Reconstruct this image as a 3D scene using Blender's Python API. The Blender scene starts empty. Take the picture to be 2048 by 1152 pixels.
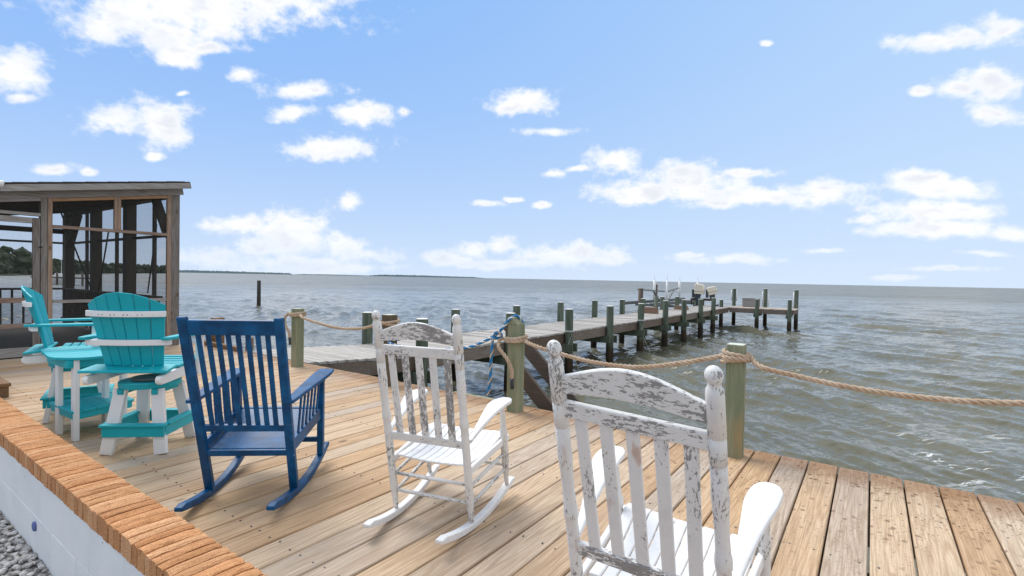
import bpy, bmesh, math, random
import numpy as np
from mathutils import Vector, Matrix
random.seed(11)
PI = math.pi
C = bpy.context.scene.collection
scene = bpy.context.scene

# ------------------------------------------------------------------ camera
CAM_H = 1.36
RM = ((0.814218, 0.026359, -0.57996), (0.580243, -0.004024, 0.814433), (0.019134, -0.999644, -0.018571))
cam = bpy.data.cameras.new('camera'); co = bpy.data.objects.new('camera', cam); C.objects.link(co)
M4 = Matrix(((RM[0][0], -RM[0][1], -RM[0][2], 0), (RM[1][0], -RM[1][1], -RM[1][2], 0), (RM[2][0], -RM[2][1], -RM[2][2], CAM_H), (0, 0, 0, 1)))
co.matrix_world = M4
cam.sensor_width = 36; cam.lens = 17.79; cam.clip_start = 0.05; cam.clip_end = 40000
scene.camera = co

# ------------------------------------------------------------------ node helper
class NT:
    def __init__(s, tree):
        s.t = tree; s.n = tree.nodes; s.l = tree.links
    def node(s, typ, **kw):
        nd = s.n.new(typ)
        for k, v in kw.items(): setattr(nd, k, v)
        return nd
    def put(s, sock, v):
        if v is None: return
        if hasattr(v, 'is_output') or isinstance(v, bpy.types.NodeSocket): s.l.new(v, sock)
        else:
            if isinstance(v, (tuple, list)) and len(v) == 3 and sock.type == 'RGBA': v = (*v, 1)
            sock.default_value = v
    def math(s, op, a, b=None, c=None, clamp=False):
        nd = s.node('ShaderNodeMath', operation=op, use_clamp=clamp)
        s.put(nd.inputs[0], a)
        if b is not None: s.put(nd.inputs[1], b)
        if c is not None: s.put(nd.inputs[2], c)
        return nd.outputs[0]
    def vmath(s, op, a, b=None, scale=None):
        nd = s.node('ShaderNodeVectorMath', operation=op)
        s.put(nd.inputs[0], a)
        if b is not None: s.put(nd.inputs[1], b)
        if scale is not None: s.put(nd.inputs['Scale'], scale)
        return nd.outputs['Value'] if op in ('DOT_PRODUCT', 'LENGTH', 'DISTANCE') else nd.outputs['Vector']
    def noise(s, v, scale=1, detail=2, rough=.5, dist=0, color=False):
        nd = s.node('ShaderNodeTexNoise'); s.put(nd.inputs['Vector'], v)
        nd.inputs['Scale'].default_value = scale; nd.inputs['Detail'].default_value = detail
        nd.inputs['Roughness'].default_value = rough; nd.inputs['Distortion'].default_value = dist
        return nd.outputs['Color' if color else 'Fac']
    def voro(s, v, scale=1, feature='F1', out='Distance', rnd=1):
        nd = s.node('ShaderNodeTexVoronoi', feature=feature); s.put(nd.inputs['Vector'], v)
        nd.inputs['Scale'].default_value = scale; nd.inputs['Randomness'].default_value = rnd
        return nd.outputs[out]
    def ramp(s, f, stops, interp='LINEAR'):
        nd = s.node('ShaderNodeValToRGB'); s.put(nd.inputs[0], f); cr = nd.color_ramp; cr.interpolation = interp
        while len(cr.elements) < len(stops): cr.elements.new(.5)
        for e, (p, c) in zip(cr.elements, stops):
            e.position = p; e.color = (*c, 1) if isinstance(c, (tuple, list)) else (c, c, c, 1)
        return nd.outputs[0]
    def sstep(s, f, a, b, lo=0, hi=1):
        nd = s.node('ShaderNodeMapRange', interpolation_type='SMOOTHSTEP'); s.put(nd.inputs[0], f)
        nd.inputs[1].default_value = a; nd.inputs[2].default_value = b; nd.inputs[3].default_value = lo; nd.inputs[4].default_value = hi
        return nd.outputs[0]
    def mix(s, f, a, b, mode='MIX'):
        nd = s.node('ShaderNodeMix', data_type='RGBA', blend_type=mode)
        s.put(nd.inputs[0], f); s.put(nd.inputs[6], a); s.put(nd.inputs[7], b)
        return nd.outputs[2]
    def mapv(s, v, scale=(1, 1, 1), loc=(0, 0, 0), rot=(0, 0, 0)):
        nd = s.node('ShaderNodeMapping'); s.put(nd.inputs[0], v); nd.inputs['Scale'].default_value = scale
        nd.inputs['Location'].default_value = loc; nd.inputs['Rotation'].default_value = rot
        return nd.outputs[0]
    def sep(s, v):
        nd = s.node('ShaderNodeSeparateXYZ'); s.put(nd.inputs[0], v); return nd.outputs
    def comb(s, x, y, z):
        nd = s.node('ShaderNodeCombineXYZ')
        for i, q in enumerate((x, y, z)): s.put(nd.inputs[i], q)
        return nd.outputs[0]
    def bump(s, hgt, strength=.3, dist=.01, normal=None):
        nd = s.node('ShaderNodeBump'); s.put(nd.inputs['Height'], hgt); nd.inputs['Strength'].default_value = strength
        nd.inputs['Distance'].default_value = dist
        if normal is not None: s.put(nd.inputs['Normal'], normal)
        return nd.outputs[0]
    def objrand(s, k=1.0):
        """object coordinates shifted by a per-object random amount, and the random value"""
        tc = s.node('ShaderNodeTexCoord').outputs['Object']; r = s.node('ShaderNodeObjectInfo').outputs['Random']
        off = s.vmath('SCALE', (17.3, 31.7, 7.9), scale=s.math('MULTIPLY', r, k))
        return s.vmath('ADD', tc, off), r, tc

def material(name, fn):
    m = bpy.data.materials.new(name); m.use_nodes = True; t = NT(m.node_tree)
    b = m.node_tree.nodes['Principled BSDF']
    def P(base=None, rough=None, normal=None, spec=None, metal=None):
        if base is not None: t.put(b.inputs['Base Color'], base)
        if rough is not None: t.put(b.inputs['Roughness'], rough)
        if normal is not None: t.put(b.inputs['Normal'], normal)
        if spec is not None: t.put(b.inputs['Specular IOR Level'], spec)
        if metal is not None: t.put(b.inputs['Metallic'], metal)
    fn(t, P); return m

# ------------------------------------------------------------------ world, sun, exposure
SUN_EL, SUN_AZ = math.radians(52), math.radians(-80)      # azimuth measured from +Y (out to the water) towards +X
world = bpy.data.worlds.new("World"); scene.world = world; world.use_nodes = True
wt = NT(world.node_tree); bg = world.node_tree.nodes['Background']
sky = wt.node('ShaderNodeTexSky', sky_type='NISHITA'); sky.sun_disc = False
sky.sun_elevation = SUN_EL; sky.sun_rotation = SUN_AZ; sky.air_density = 1.0; sky.dust_density = 0.6; sky.ozone_density = 2.5
gen = wt.node('ShaderNodeTexCoord').outputs['Generated']
dirv = wt.vmath('NORMALIZE', gen)
sx, sy, sz = wt.sep(dirv)
FW = (RM[0][2], RM[1][2], RM[2][2]); RT = (RM[0][0], RM[1][0], RM[2][0]); DN = (RM[0][1], RM[1][1], RM[2][1])
FWv = (-0.57996, 0.814433, -0.018571)
fz = wt.math('MAXIMUM', wt.vmath('DOT_PRODUCT', dirv, FWv), .02)
gu = wt.math('DIVIDE', wt.vmath('DOT_PRODUCT', dirv, (0.814218, 0.580243, 0.019134)), fz)
gv = wt.math('DIVIDE', wt.vmath('DOT_PRODUCT', dirv, (-0.026359, 0.004024, 0.999644)), fz)
nz0 = wt.noise(dirv, 11, 3, .55, color=True)
warp = wt.vmath('SCALE', wt.vmath('SUBTRACT', nz0, (.5, .5, .5)), scale=.045)
gp = wt.vmath('ADD', wt.comb(gu, gv, 0.0), wt.vmath('MULTIPLY', warp, (1, .6, 0)))
CL = """400,20,270,55;250,40,115,48;560,0,150,32;330,62,90,30;435,60,45,22;360,110,42,22;420,97,38,14;450,0,150,50;30,145,58,40;40,198,30,12;245,240,80,30;325,238,58,46;200,245,45,24;490,145,30,14;590,182,72,18;590,225,46,16;720,225,60,20;808,222,14,9;645,295,98,22;365,185,13,6;695,405,30,16;1045,205,66,25;1020,215,45,16;1095,262,56,9;110,337,42,11;180,343,20,8;312,312,18,7;1220,322,50,22;1160,340,25,6;1110,348,25,9;1385,360,95,36;1290,385,90,20;1490,345,60,10;1400,385,110,20;1540,395,180,17;1640,380,85,19;1430,408,70,10;1530,86,14,5;1880,82,130,18;1990,58,50,24;1930,70,60,18;1985,165,75,27;1920,178,40,14;1840,180,24,9;2000,230,55,18;1900,378,110,18;1850,360,55,14;1870,425,155,16;1730,437,35,11;1880,460,150,14;2020,465,40,14;480,450,75,18;580,462,70,32;690,495,65,20;420,515,70,20;560,525,150,18;740,512,55,16;640,537,200,10;520,500,50,20;630,485,60,25;940,500,32,14;1010,490,32,14;1130,512,105,20;1200,522,50,11;900,520,55,12;1000,527,130,10;1450,520,105,10;1390,512,38,6;1650,500,36,6;1960,508,55,7;970,410,30,7;1080,410,18,6;1025,398,18,5;1900,540,90,7;1800,556,60,6"""
cur = None
for s_ in CL.split(';'):
    x, y, rx, ry = map(float, s_.split(','))
    dlt = wt.vmath('SUBTRACT', gp, ((x - 1024) / 1012, -(y - 576) / 1012, 0))
    dd = wt.vmath('LENGTH', wt.vmath('MULTIPLY', dlt, (1012 / (rx * 1.12), 1012 / (ry * 1.22), 0)))
    cur = dd if cur is None else wt.math('SMOOTH_MIN', cur, dd, .18)
n1 = wt.noise(wt.mapv(dirv, (1, 1, 1.5)), 20, 7, .56)
n2 = wt.noise(wt.mapv(dirv, (1, 1, 1.6)), 9, 4, .6)
cov = wt.math('ADD', wt.math('SUBTRACT', 1.0, cur), wt.math('MULTIPLY', wt.math('SUBTRACT', n1, .5), 2.3))
cov = wt.math('ADD', cov, wt.math('MULTIPLY', wt.math('SUBTRACT', n2, .5), 1.2))
n4 = wt.noise(wt.mapv(dirv, (1, 1, 1.3)), 62, 4, .6)
cov = wt.math('ADD', cov, wt.math('MULTIPLY', wt.math('SUBTRACT', n4, .5), .85))
a_front = wt.math('POWER', wt.sstep(cov, -.25, .74), .95)
# cumulus carries on out of view, cover thickened to whiten the ambient light
proj = wt.vmath('DIVIDE', dirv, wt.comb(wt.math('ADD', wt.math('MAXIMUM', sz, 0), .12), wt.math('ADD', wt.math('MAXIMUM', sz, 0), .12), 1.0))
n3 = wt.noise(wt.vmath('MULTIPLY', proj, (1, 1, 0.4)), 1.1, 7, .6)
outside = wt.math('MAXIMUM', wt.sstep(wt.math('ABSOLUTE', gu), 1.05, 1.3), wt.sstep(gv, .6, .8))
outside = wt.math('MAXIMUM', outside, wt.sstep(wt.vmath('DOT_PRODUCT', dirv, FWv), .25, .05))
a_gen = wt.math('MULTIPLY', wt.sstep(n3, .42, .56), outside)
alpha = wt.math('MAXIMUM', a_front, a_gen)
alpha = wt.math('MULTIPLY', alpha, wt.sstep(sz, -.01, .10, .45, 1))
shade = wt.noise(wt.mapv(dirv, (1, 1, 2.2), (0.2, .1, .02)), 14, 4, .55)
thick = wt.sstep(cov, .2, 1.1)
cl_hi = (7.75, 7.8, 7.85); cl_lo = (6.2, 6.4, 6.95)
ccol = wt.mix(wt.math('MULTIPLY', thick, wt.sstep(shade, .38, .62)), cl_hi, cl_lo)
# humid summer air: the clear blue whitens towards the horizon and to the right of the view
el_f = wt.math('POWER', wt.math('SUBTRACT', 1.0, wt.math('MAXIMUM', sz, 0.0), clamp=True), 3.9)
skyc = sky.outputs[0]
az_f = wt.sstep(wt.vmath('DOT_PRODUCT', dirv, (.95, .3, 0)), -1.0, .9)
base = wt.mix(1.0, skyc, (1, 1, 1), 'MULTIPLY')
bright = wt.mix(az_f, (1.4, 3.3, 7.0), (3.8, 5.45, 7.7))
base = wt.mix(.92, base, bright)
base = wt.mix(wt.math('MULTIPLY', el_f, .93), base, (5.2, 6.15, 7.4))
fin = wt.mix(alpha, base, ccol)
wt.put(bg.inputs['Color'], fin); bg.inputs['Strength'].default_value = 0.1

sun = bpy.data.lights.new('sun', 'SUN'); sun.energy = 2.4; sun.angle = math.radians(36); sun.color = (1, .95, .87)
so = bpy.data.objects.new('sun', sun); C.objects.link(so)
sd = Vector((math.sin(SUN_AZ) * math.cos(SUN_EL), math.cos(SUN_AZ) * math.cos(SUN_EL), math.sin(SUN_EL)))
so.rotation_euler = sd.to_track_quat('Z', 'Y').to_euler(); so.location = (0, 0, 30)
sky.sun_rotation = SUN_AZ
vs = scene.view_settings; vs.view_transform = 'Standard'; vs.look = 'None'; vs.gamma = 1; vs.exposure = 0.43; vs.use_curve_mapping = False

# ------------------------------------------------------------------ mesh builder
class MB:
    def __init__(s): s.v = []; s.f = []; s.sm = []
    def add(s, vs, fs, smooth=False):
        o = len(s.v); s.v += [tuple(v) for v in vs]; s.f += [tuple(i + o for i in f) for f in fs]; s.sm += [smooth] * len(fs); return s
    def box(s, x0, x1, y0, y1, z0, z1, M=None):
        vs = [(x, y, z) for z in (z0, z1) for y in (y0, y1) for x in (x0, x1)]
        if M is not None: vs = [M @ Vector(v) for v in vs]
        return s.add(vs, [(0, 2, 3, 1), (4, 5, 7, 6), (0, 1, 5, 4), (1, 3, 7, 5), (3, 2, 6, 7), (2, 0, 4, 6)])
    def bar(s, p, q, w, t, up=(0, 0, 1), p_ext=0, w2=None, t2=None):
        """bar from p to q, width w across, thickness t along the up direction"""
        p = Vector(p); q = Vector(q); a = (q - p).normalized(); p = p - a * p_ext; q = q + a * p_ext
        u = Vector(up); side = a.cross(u).normalized(); u = side.cross(a).normalized()
        w2 = w if w2 is None else w2; t2 = t if t2 is None else t2
        vs = []
        for c, ww, tt in ((p, w, t), (q, w2, t2)):
            for k in (-1, 1):
                for j in (-1, 1): vs.append(c + side * (j * ww / 2) + u * (k * tt / 2))
        return s.add(vs, [(0, 2, 3, 1), (4, 5, 7, 6), (0, 1, 5, 4), (1, 3, 7, 5), (3, 2, 6, 7), (2, 0, 4, 6)])
    def lathe(s, p, q, prof, n=14, smooth=True):
        """prof: list of (t along p->q, radius)"""
        p = Vector(p); q = Vector(q); L = (q - p).length; a = (q - p).normalized()
        u = a.orthogonal().normalized(); w = a.cross(u); vs = []; fs = []
        for t, r in prof:
            c = p + a * (L * t)
            for i in range(n):
                an = 2 * PI * i / n; vs.append(c + (u * math.cos(an) + w * math.sin(an)) * r)
        m = len(prof)
        for j in range(m - 1):
            for i in range(n):
                fs.append((j * n + i, j * n + (i + 1) % n, (j + 1) * n + (i + 1) % n, (j + 1) * n + i))
        s.add(vs, fs, smooth)
        s.add([], [])
        o = len(s.v) - len(vs)
        s.f.append(tuple(o + i for i in reversed(range(n)))); s.sm.append(False)
        s.f.append(tuple(o + (m - 1) * n + i for i in range(n))); s.sm.append(False)
        return s
    def tube(s, pts, r, n=8, smooth=True, phase=0):
        pts = [Vector(p) for p in pts]; m = len(pts); vs = []; fs = []
        t0 = (pts[1] - pts[0]).normalized(); u = t0.orthogonal().normalized()
        for j in range(m):
            t = (pts[min(j + 1, m - 1)] - pts[max(j - 1, 0)]).normalized()
            u = (u - t * u.dot(t)).normalized(); w = t.cross(u)
            rr = r(j / (m - 1)) if callable(r) else r
            for i in range(n):
                an = 2 * PI * i / n + phase; vs.append(pts[j] + (u * math.cos(an) + w * math.sin(an)) * rr)
        for j in range(m - 1):
            for i in range(n): fs.append((j * n + i, j * n + (i + 1) % n, (j + 1) * n + (i + 1) % n, (j + 1) * n + i))
        o = len(s.v); s.add(vs, fs, smooth)
        s.f.append(tuple(o + i for i in reversed(range(n)))); s.sm.append(False)
        s.f.append(tuple(o + (m - 1) * n + i for i in range(n))); s.sm.append(False)
        return s
    def prism(s, poly, fn0, fn1):
        """closed outline poly; fn0/fn1 map a 2-D point to the two faces"""
        n = len(poly); vs = [fn0(*p) for p in poly] + [fn1(*p) for p in poly]
        fs = [tuple(range(n)), tuple(reversed(range(n, 2 * n)))] + [(i, i + n, (i + 1) % n + n, (i + 1) % n) for i in range(n)]
        return s.add(vs, fs)
    def strip(s, stations):
        """stations: list of 4-corner loops, closed solid swept through them"""
        n = len(stations); k = len(stations[0]); vs = [v for st in stations for v in st]; fs = []
        for j in range(n - 1):
            for i in range(k): fs.append((j * k + i, j * k + (i + 1) % k, (j + 1) * k + (i + 1) % k, (j + 1) * k + i))
        fs += [tuple(reversed(range(k))), tuple((n - 1) * k + i for i in range(k))]
        return s.add(vs, fs)
    def mesh(s, name, fix=True):
        me = bpy.data.meshes.new(name); me.from_pydata([tuple(v) for v in s.v], [], s.f); me.update()
        me.polygons.foreach_set('use_smooth', s.sm)
        if fix:
            bm = bmesh.new(); bm.from_mesh(me); bmesh.ops.recalc_face_normals(bm, faces=bm.faces); bm.to_mesh(me); bm.free()
        return me
    def build(s, name, mat, parent=None, bevel=0, seg=1, loc=None, rot=None, fix=True, **props):
        o = bpy.data.objects.new(name, s.mesh(name, fix)); C.objects.link(o)
        o.data.materials.append(mat)
        if parent is not None: o.parent = parent
        if loc is not None: o.location = loc
        if rot is not None: o.rotation_euler = rot
        if bevel:
            b = o.modifiers.new('bevel', 'BEVEL'); b.width = bevel; b.segments = seg; b.limit_method = 'ANGLE'; b.angle_limit = math.radians(40)
        for k, v in props.items(): o[k] = v
        return o
def inst(name, me, parent=None, loc=(0, 0, 0), rot=(0, 0, 0), scale=(1, 1, 1), bevel=0):
    o = bpy.data.objects.new(name, me); C.objects.link(o); o.parent = parent
    o.location = loc; o.rotation_euler = rot; o.scale = scale
    if bevel:
        b = o.modifiers.new('bevel', 'BEVEL'); b.width = bevel; b.segments = 1; b.limit_method = 'ANGLE'
    return o
def thing(name, label, cat, loc=(0, 0, 0), rz=0, group=None):
    o = bpy.data.objects.new(name, None); C.objects.link(o); o.empty_display_size = .1
    o.location = loc; o.rotation_euler = (0, 0, rz); o['label'] = label; o['category'] = cat
    if group: o['group'] = group
    return o
def structure(name, loc=(0, 0, 0)):
    o = bpy.data.objects.new(name, None); C.objects.link(o); o.location = loc; o['kind'] = 'structure'; o.empty_display_size = .1
    return o

# ------------------------------------------------------------------ materials
def wood_fn(tones, grain_axis=1, ring=.4, grey=.3, greycol=(.36, .33, .30), spots=False, wet=False, scale=1.0, rough=.75, bumps=.25, knots=True):
    if len(tones) == 1: tones = tones * 2
    def fn(t, P):
        v, r, tc = t.objrand()
        sc = [7 * scale, 7 * scale, 7 * scale]; sc[grain_axis] = .38 * scale
        g = t.mapv(v, tuple(sc))
        n = t.noise(g, 1.0, 2.5, .45, .35)
        rings = t.math('SINE', t.math('MULTIPLY', n, 92.0))
        rings = t.sstep(rings, -.2, .95)
        sf = [170, 170, 170]; sf[grain_axis] = 5
        fib = t.noise(t.mapv(v, tuple(sf)), 1.0, 3, .6)
        col = t.ramp(r, [(i / max(1, len(tones) - 1) if len(tones) > 1 else 0, c) for i, c in enumerate(tones)])
        low = t.noise(t.mapv(v, tuple(2.2 if i != grain_axis else .7 for i in range(3))), 1.0, 3, .55)
        col = t.mix(t.math('MULTIPLY', t.sstep(low, .42, .7), grey), col, greycol)
        dark = t.mix(1.0, col, (.56, .43, .34), 'MULTIPLY')
        col = t.mix(t.math('MULTIPLY', rings, ring), col, dark)
        col = t.mix(t.sstep(fib, .30, .75), t.mix(1.0, col, (.80, .77, .74), 'MULTIPLY'), t.mix(1.0, col, (1.14, 1.14, 1.14), 'MULTIPLY'))
        if knots:
            ks = [3.2, 3.2, 3.2]; ks[grain_axis] = 1.5
            kd = t.voro(t.mapv(v, tuple(ks)), 1.0)
            kn = t.math('SUBTRACT', 1.0, t.sstep(kd, .035, .085))
            col = t.mix(t.math('MULTIPLY', kn, .75), col, (.12, .065, .035))
        gp = t.node('ShaderNodeNewGeometry').outputs['Position']; px_, py_, pz_ = t.sep(gp)
        if spots:
            d1 = t.voro(t.mapv(gp, (1, .8, 1)), 16.0)
            pick = t.noise(gp, 4.5, 2, .5)
            near = t.math('MULTIPLY', t.sstep(px_, -2.6, -.2), t.sstep(py_, 2.4, 4.3, .18, 1))
            sp = t.math('MULTIPLY', t.math('SUBTRACT', 1.0, t.sstep(d1, .16, .30)), t.sstep(pick, .44, .54))
            d2 = t.voro(gp, 41.0); sp2 = t.math('MULTIPLY', t.math('SUBTRACT', 1.0, t.sstep(d2, .16, .3)), t.sstep(t.noise(gp, 2.2, 2), .42, .56))
            col = t.mix(t.math('MULTIPLY', t.math('MULTIPLY', t.math('MAXIMUM', sp, sp2), near), .8), col, (.12, .055, .03))
            cr = t.math('MULTIPLY', t.sstep(t.noise(gp, 26, 4, .7), .55, .62), t.math('MULTIPLY', t.sstep(py_, 3.75, 4.45), t.sstep(px_, -2.2, -.6)))
            col = t.mix(t.math('MULTIPLY', cr, .5), col, (.22, .10, .04))
        if wet:
            w = t.math('MULTIPLY', t.sstep(t.math('ADD', py_, t.math('MULTIPLY', t.noise(gp, 5, 4), .5)), 4.30, 4.66), .65)
            col = t.mix(w, col, (.20, .095, .04))
        hb = t.math('ADD', t.math('MULTIPLY', fib, .6), t.math('MULTIPLY', rings, -.5))
        P(col, rough, t.bump(hb, bumps, .004), .25)
    return fn
DECK = material('deck_lumber', wood_fn([(.56, .375, .215), (.60, .46, .315), (.50, .325, .185), (.57, .43, .29), (.59, .475, .355), (.54, .36, .205), (.46, .41, .355), (.57, .405, .25)], 1, .32, .25, (.56, .47, .38), spots=True, wet=True, bumps=.35))
PIERW = material('pier_board', wood_fn([(.42, .405, .385), (.50, .485, .46), (.34, .325, .31), (.46, .44, .41)], 0, .3, .4, (.55, .54, .52)))
STRING = material('pier_stringer', wood_fn([(.17, .13, .10), (.24, .20, .17), (.14, .10, .075)], 1, .35, .4, (.26, .24, .22)))
DARKW = material('dark_weathered_timber', wood_fn([(.105, .08, .065), (.13, .105, .085)], 0, .3, .3, (.13, .12, .11)))
GREYV = material('grey_weathered_timber', wood_fn([(.165, .15, .14), (.215, .20, .19)], 2, .45, .4, (.31, .30, .295)))
GREYH = material('grey_weathered_board', wood_fn([(.28, .275, .268), (.35, .345, .34)], 1, .4, .4, (.42, .415, .41)))
TANV = material('new_tan_trim_upright', wood_fn([(.40, .27, .18), (.34, .25, .20)], 2, .4, .35, (.33, .28, .24)))
TANM = material('aged_tan_rail', wood_fn([(.30, .215, .17), (.27, .21, .18)], 1, .4, .4, (.33, .30, .28)))
TANH = material('new_tan_trim_rail', wood_fn([(.45, .27, .15), (.36, .25, .18)], 1, .4, .3, (.33, .28, .24)))
BROWNB = material('brown_timber', wood_fn([(.20, .12, .065), (.26, .16, .09)], 0, .4, .4, (.3, .26, .22)))
CRATE = material('red_brown_timber', wood_fn([(.25, .155, .105)], 0, .4, .4, (.3, .24, .2)))
LOG = material('brown_log', wood_fn([(.15, .12, .08)], 2, .5, .2, (.18, .16, .12)))

def post_fn(t, P):
    v, r, tc = t.objrand()
    n = t.noise(t.mapv(v, (9, 9, .8)), 1, 3, .5, .3); fib = t.noise(t.mapv(v, (90, 90, 4)), 1, 3, .6)
    col = t.ramp(n, [(.3, (.20, .24, .15)), (.5, (.30, .32, .21)), (.68, (.38, .35, .24))])
    col = t.mix(t.sstep(fib, .35, .75), t.mix(1.0, col, (.75, .75, .75), 'MULTIPLY'), col)
    oi = t.noise(t.mapv(v, (5, 5, 1.2)), 1.3, 3)
    z = t.sep(tc)[2]
    col = t.mix(t.math('MULTIPLY', t.sstep(oi, .5, .7), t.sstep(z, .7, .1)), col, (.33, .25, .13))
    P(col, .8, t.bump(fib, .3, .004), .2)
POST = material('green_treated_post', post_fn)
def pile_fn(t, P):
    v, r, tc = t.objrand()
    n = t.noise(t.mapv(v, (11, 11, .9)), 1, 4, .6, .4); fib = t.noise(t.mapv(v, (60, 60, 3)), 1, 3, .6)
    col = t.ramp(n, [(.3, (.065, .085, .06)), (.52, (.125, .155, .115)), (.7, (.19, .215, .165))])
    z = t.sep(tc)[2]; w = t.math('ADD', z, t.math('MULTIPLY', t.noise(v, 7, 3), .35))
    col = t.mix(t.sstep(w, -.25, -.58), col, (.032, .024, .016))
    rust = t.math('MULTIPLY', t.math('MULTIPLY', t.sstep(w, -.9, -.65), t.sstep(w, -.35, -.6)), t.sstep(n, .5, .62))
    col = t.mix(t.math('MULTIPLY', rust, .5), col, (.10, .055, .025))
    col = t.mix(t.sstep(fib, .3, .7), t.mix(1.0, col, (.68, .68, .68), 'MULTIPLY'), col)
    P(col, .75, t.bump(fib, .5, .008), .25)
PILE = material('green_stained_piling', pile_fn)
CAP = material('bleached_piling_top', lambda t, P: P(t.mix(t.noise(t.objrand()[0], 30, 3), (.72, .73, .70), (.85, .85, .83)), .8))
POSTTOP = material('bleached_post_top', lambda t, P: P(t.mix(t.noise(t.objrand()[0], 40, 3), (.42, .46, .36), (.72, .74, .68)), .8))

def paint_fn(wear, axis, base=(.72, .71, .69), under=(.19, .183, .176), rust=.0):
    def fn(t, P):
        v, r, tc = t.objrand()
        s1 = [85, 85, 85]; s1[axis] = 30; s2 = [210, 210, 210]; s2[axis] = 75
        a = t.noise(t.mapv(v, tuple(s1)), 1, 4, .65, .4); b = t.noise(t.mapv(v, tuple(s2)), 1, 3, .6, .3)
        big = t.noise(v, 5.5, 2, .5)
        f = t.math('ADD', t.math('ADD', t.math('MULTIPLY', a, .55), t.math('MULTIPLY', b, .33)), t.math('MULTIPLY', big, .42))
        # .65 is the mean of f
        nz = t.sep(t.node('ShaderNodeNewGeometry').outputs['Normal'])[2]
        f = t.math('ADD', f, t.math('MULTIPLY', t.sstep(nz, .5, .9), -.05))
        m = t.sstep(f, .775 - wear * .145, .79 - wear * .145)
        und = t.mix(t.noise(t.mapv(v, tuple(s2)), 1, 2), under, tuple(min(1, c * 1.9) for c in under))
        dirt = t.noise(v, 16, 4, .6)
        pc = t.mix(t.math('MULTIPLY', t.sstep(dirt, .45, .75), .35), base, tuple(c * .72 for c in base))
        if rust:
            rz = t.math('MULTIPLY', t.sstep(t.noise(t.mapv(v, (14, 14, 5)), 1, 3), .66, .74), rust)
            pc = t.mix(rz, pc, (.42, .16, .05))
        col = t.mix(m, pc, und)
        P(col, t.mix(m, (.45,) * 3, (.9,) * 3), t.bump(t.math('SUBTRACT', 1.0, m), .5, .0015), .35)
    return fn
WP_V1 = material('white_paint_few_cracks', paint_fn(.28, 2, rust=.5)); WP_V2 = material('white_paint_peeling_upright', paint_fn(.42, 2, rust=.3)); WP_V3 = material('white_paint_mostly_gone', paint_fn(.86, 2))
WP_H1 = material('white_paint_few_cracks_rail', paint_fn(.32, 0)); WP_H2 = material('white_paint_peeling_rail', paint_fn(.66, 0))
WP_H3 = material('white_paint_heavily_peeled_rail', paint_fn(.84, 0)); WP_Y1 = material('white_paint_fresh', paint_fn(-.1, 1, (.80, .80, .80))); WP_Y2 = material('white_paint_worn_stretcher', paint_fn(.7, 1))
def blue_fn(t, P):
    v, r, tc = t.objrand(); n = t.noise(v, 9, 4, .6); g = t.noise(v, 60, 3, .6)
    col = t.mix(t.sstep(n, .35, .7), (.001, .048, .135), (.0015, .100, .265))
    nz = t.noise(v, 28, 4, .7)
    col = t.mix(t.sstep(nz, .70, .715), col, (.45, .45, .42))
    P(col, t.mix(n, (.32,) * 3, (.5,) * 3), t.bump(g, .12, .002), .3)
BLUE = material('blue_paint', blue_fn)
def teal_fn(t, P):
    v, r, tc = t.objrand(); g = t.noise(v, 140, 3, .6); n = t.noise(v, 3, 3)
    P(t.mix(n, (.001, .35, .42), (.002, .42, .49)), .5, t.bump(g, .15, .002), .4)
TEAL = material('teal_poly_lumber', teal_fn)
WPOLY = material('white_poly_lumber', lambda t, P: P(t.mix(t.noise(t.objrand()[0], 4, 3), (.74, .75, .76), (.82, .82, .82)), .5, t.bump(t.noise(t.objrand()[0], 140, 3), .12, .002), .4))
def brick_fn(t, P):
    v, r, tc = t.objrand()
    rib = t.noise(t.mapv(v, (210, 6, 210)), 1, 3, .6); n = t.noise(v, 14, 4, .65)
    col = t.ramp(r, [(0, (.68, .37, .185)), (.3, (.56, .28, .13)), (.5, (.71, .42, .23)), (.75, (.50, .25, .115)), (1, (.64, .36, .18))])
    col = t.mix(t.math('MULTIPLY', t.sstep(n, .55, .75), .6), col, (.33, .16, .07))
    col = t.mix(t.sstep(rib, .42, .6), t.mix(1.0, col, (.80, .76, .72), 'MULTIPLY'), t.mix(1.0, col, (1.1, 1.1, 1.1), 'MULTIPLY'))
    sp_ = t.noise(v, 230, 2, .6)
    col = t.mix(t.sstep(sp_, .42, .66), col, t.mix(1.0, col, (.62, .52, .45), 'MULTIPLY'))
    ny = t.sep(t.node('ShaderNodeNewGeometry').outputs['Normal'])[1]
    h = t.math('ADD', rib, t.math('MULTIPLY', n, .2))
    P(col, .9, t.bump(h, .25, .003), .15)
BRICK = material('orange_brick', brick_fn)
MORTAR = material('brown_mortar', lambda t, P: P(t.mix(t.noise(t.objrand()[0], 40, 4), (.055, .03, .015), (.12, .065, .03)), .95))
PALEMORTAR = material('pale_mortar', lambda t, P: P(t.mix(t.noise(t.objrand()[0], 60, 4), (.35, .27, .22), (.68, .62, .58)), .95, t.bump(t.noise(t.objrand()[0], 50, 4), .8, .01)))
def wall_fn(t, P):
    v, r, tc = t.objrand(); n = t.noise(v, 55, 5, .7); big = t.noise(v, 3.5, 4, .6)
    col = t.mix(t.sstep(big, .4, .7), (.76, .775, .78), (.70, .72, .735))
    col = t.mix(t.sstep(t.noise(v, 19, 3), .74, .77), col, (.25, .26, .28))
    P(col, .85, t.bump(n, .35, .006), .2)
WALLW = material('white_painted_block', wall_fn)
JOINT = material('white_painted_joint', lambda t, P: P((.58, .61, .64), .9))
BLUEP = material('blue_plastic', lambda t, P: P(t.mix(t.noise(t.objrand()[0], 80, 2), (.07, .10, .30), (.10, .14, .36)), .5))
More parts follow.
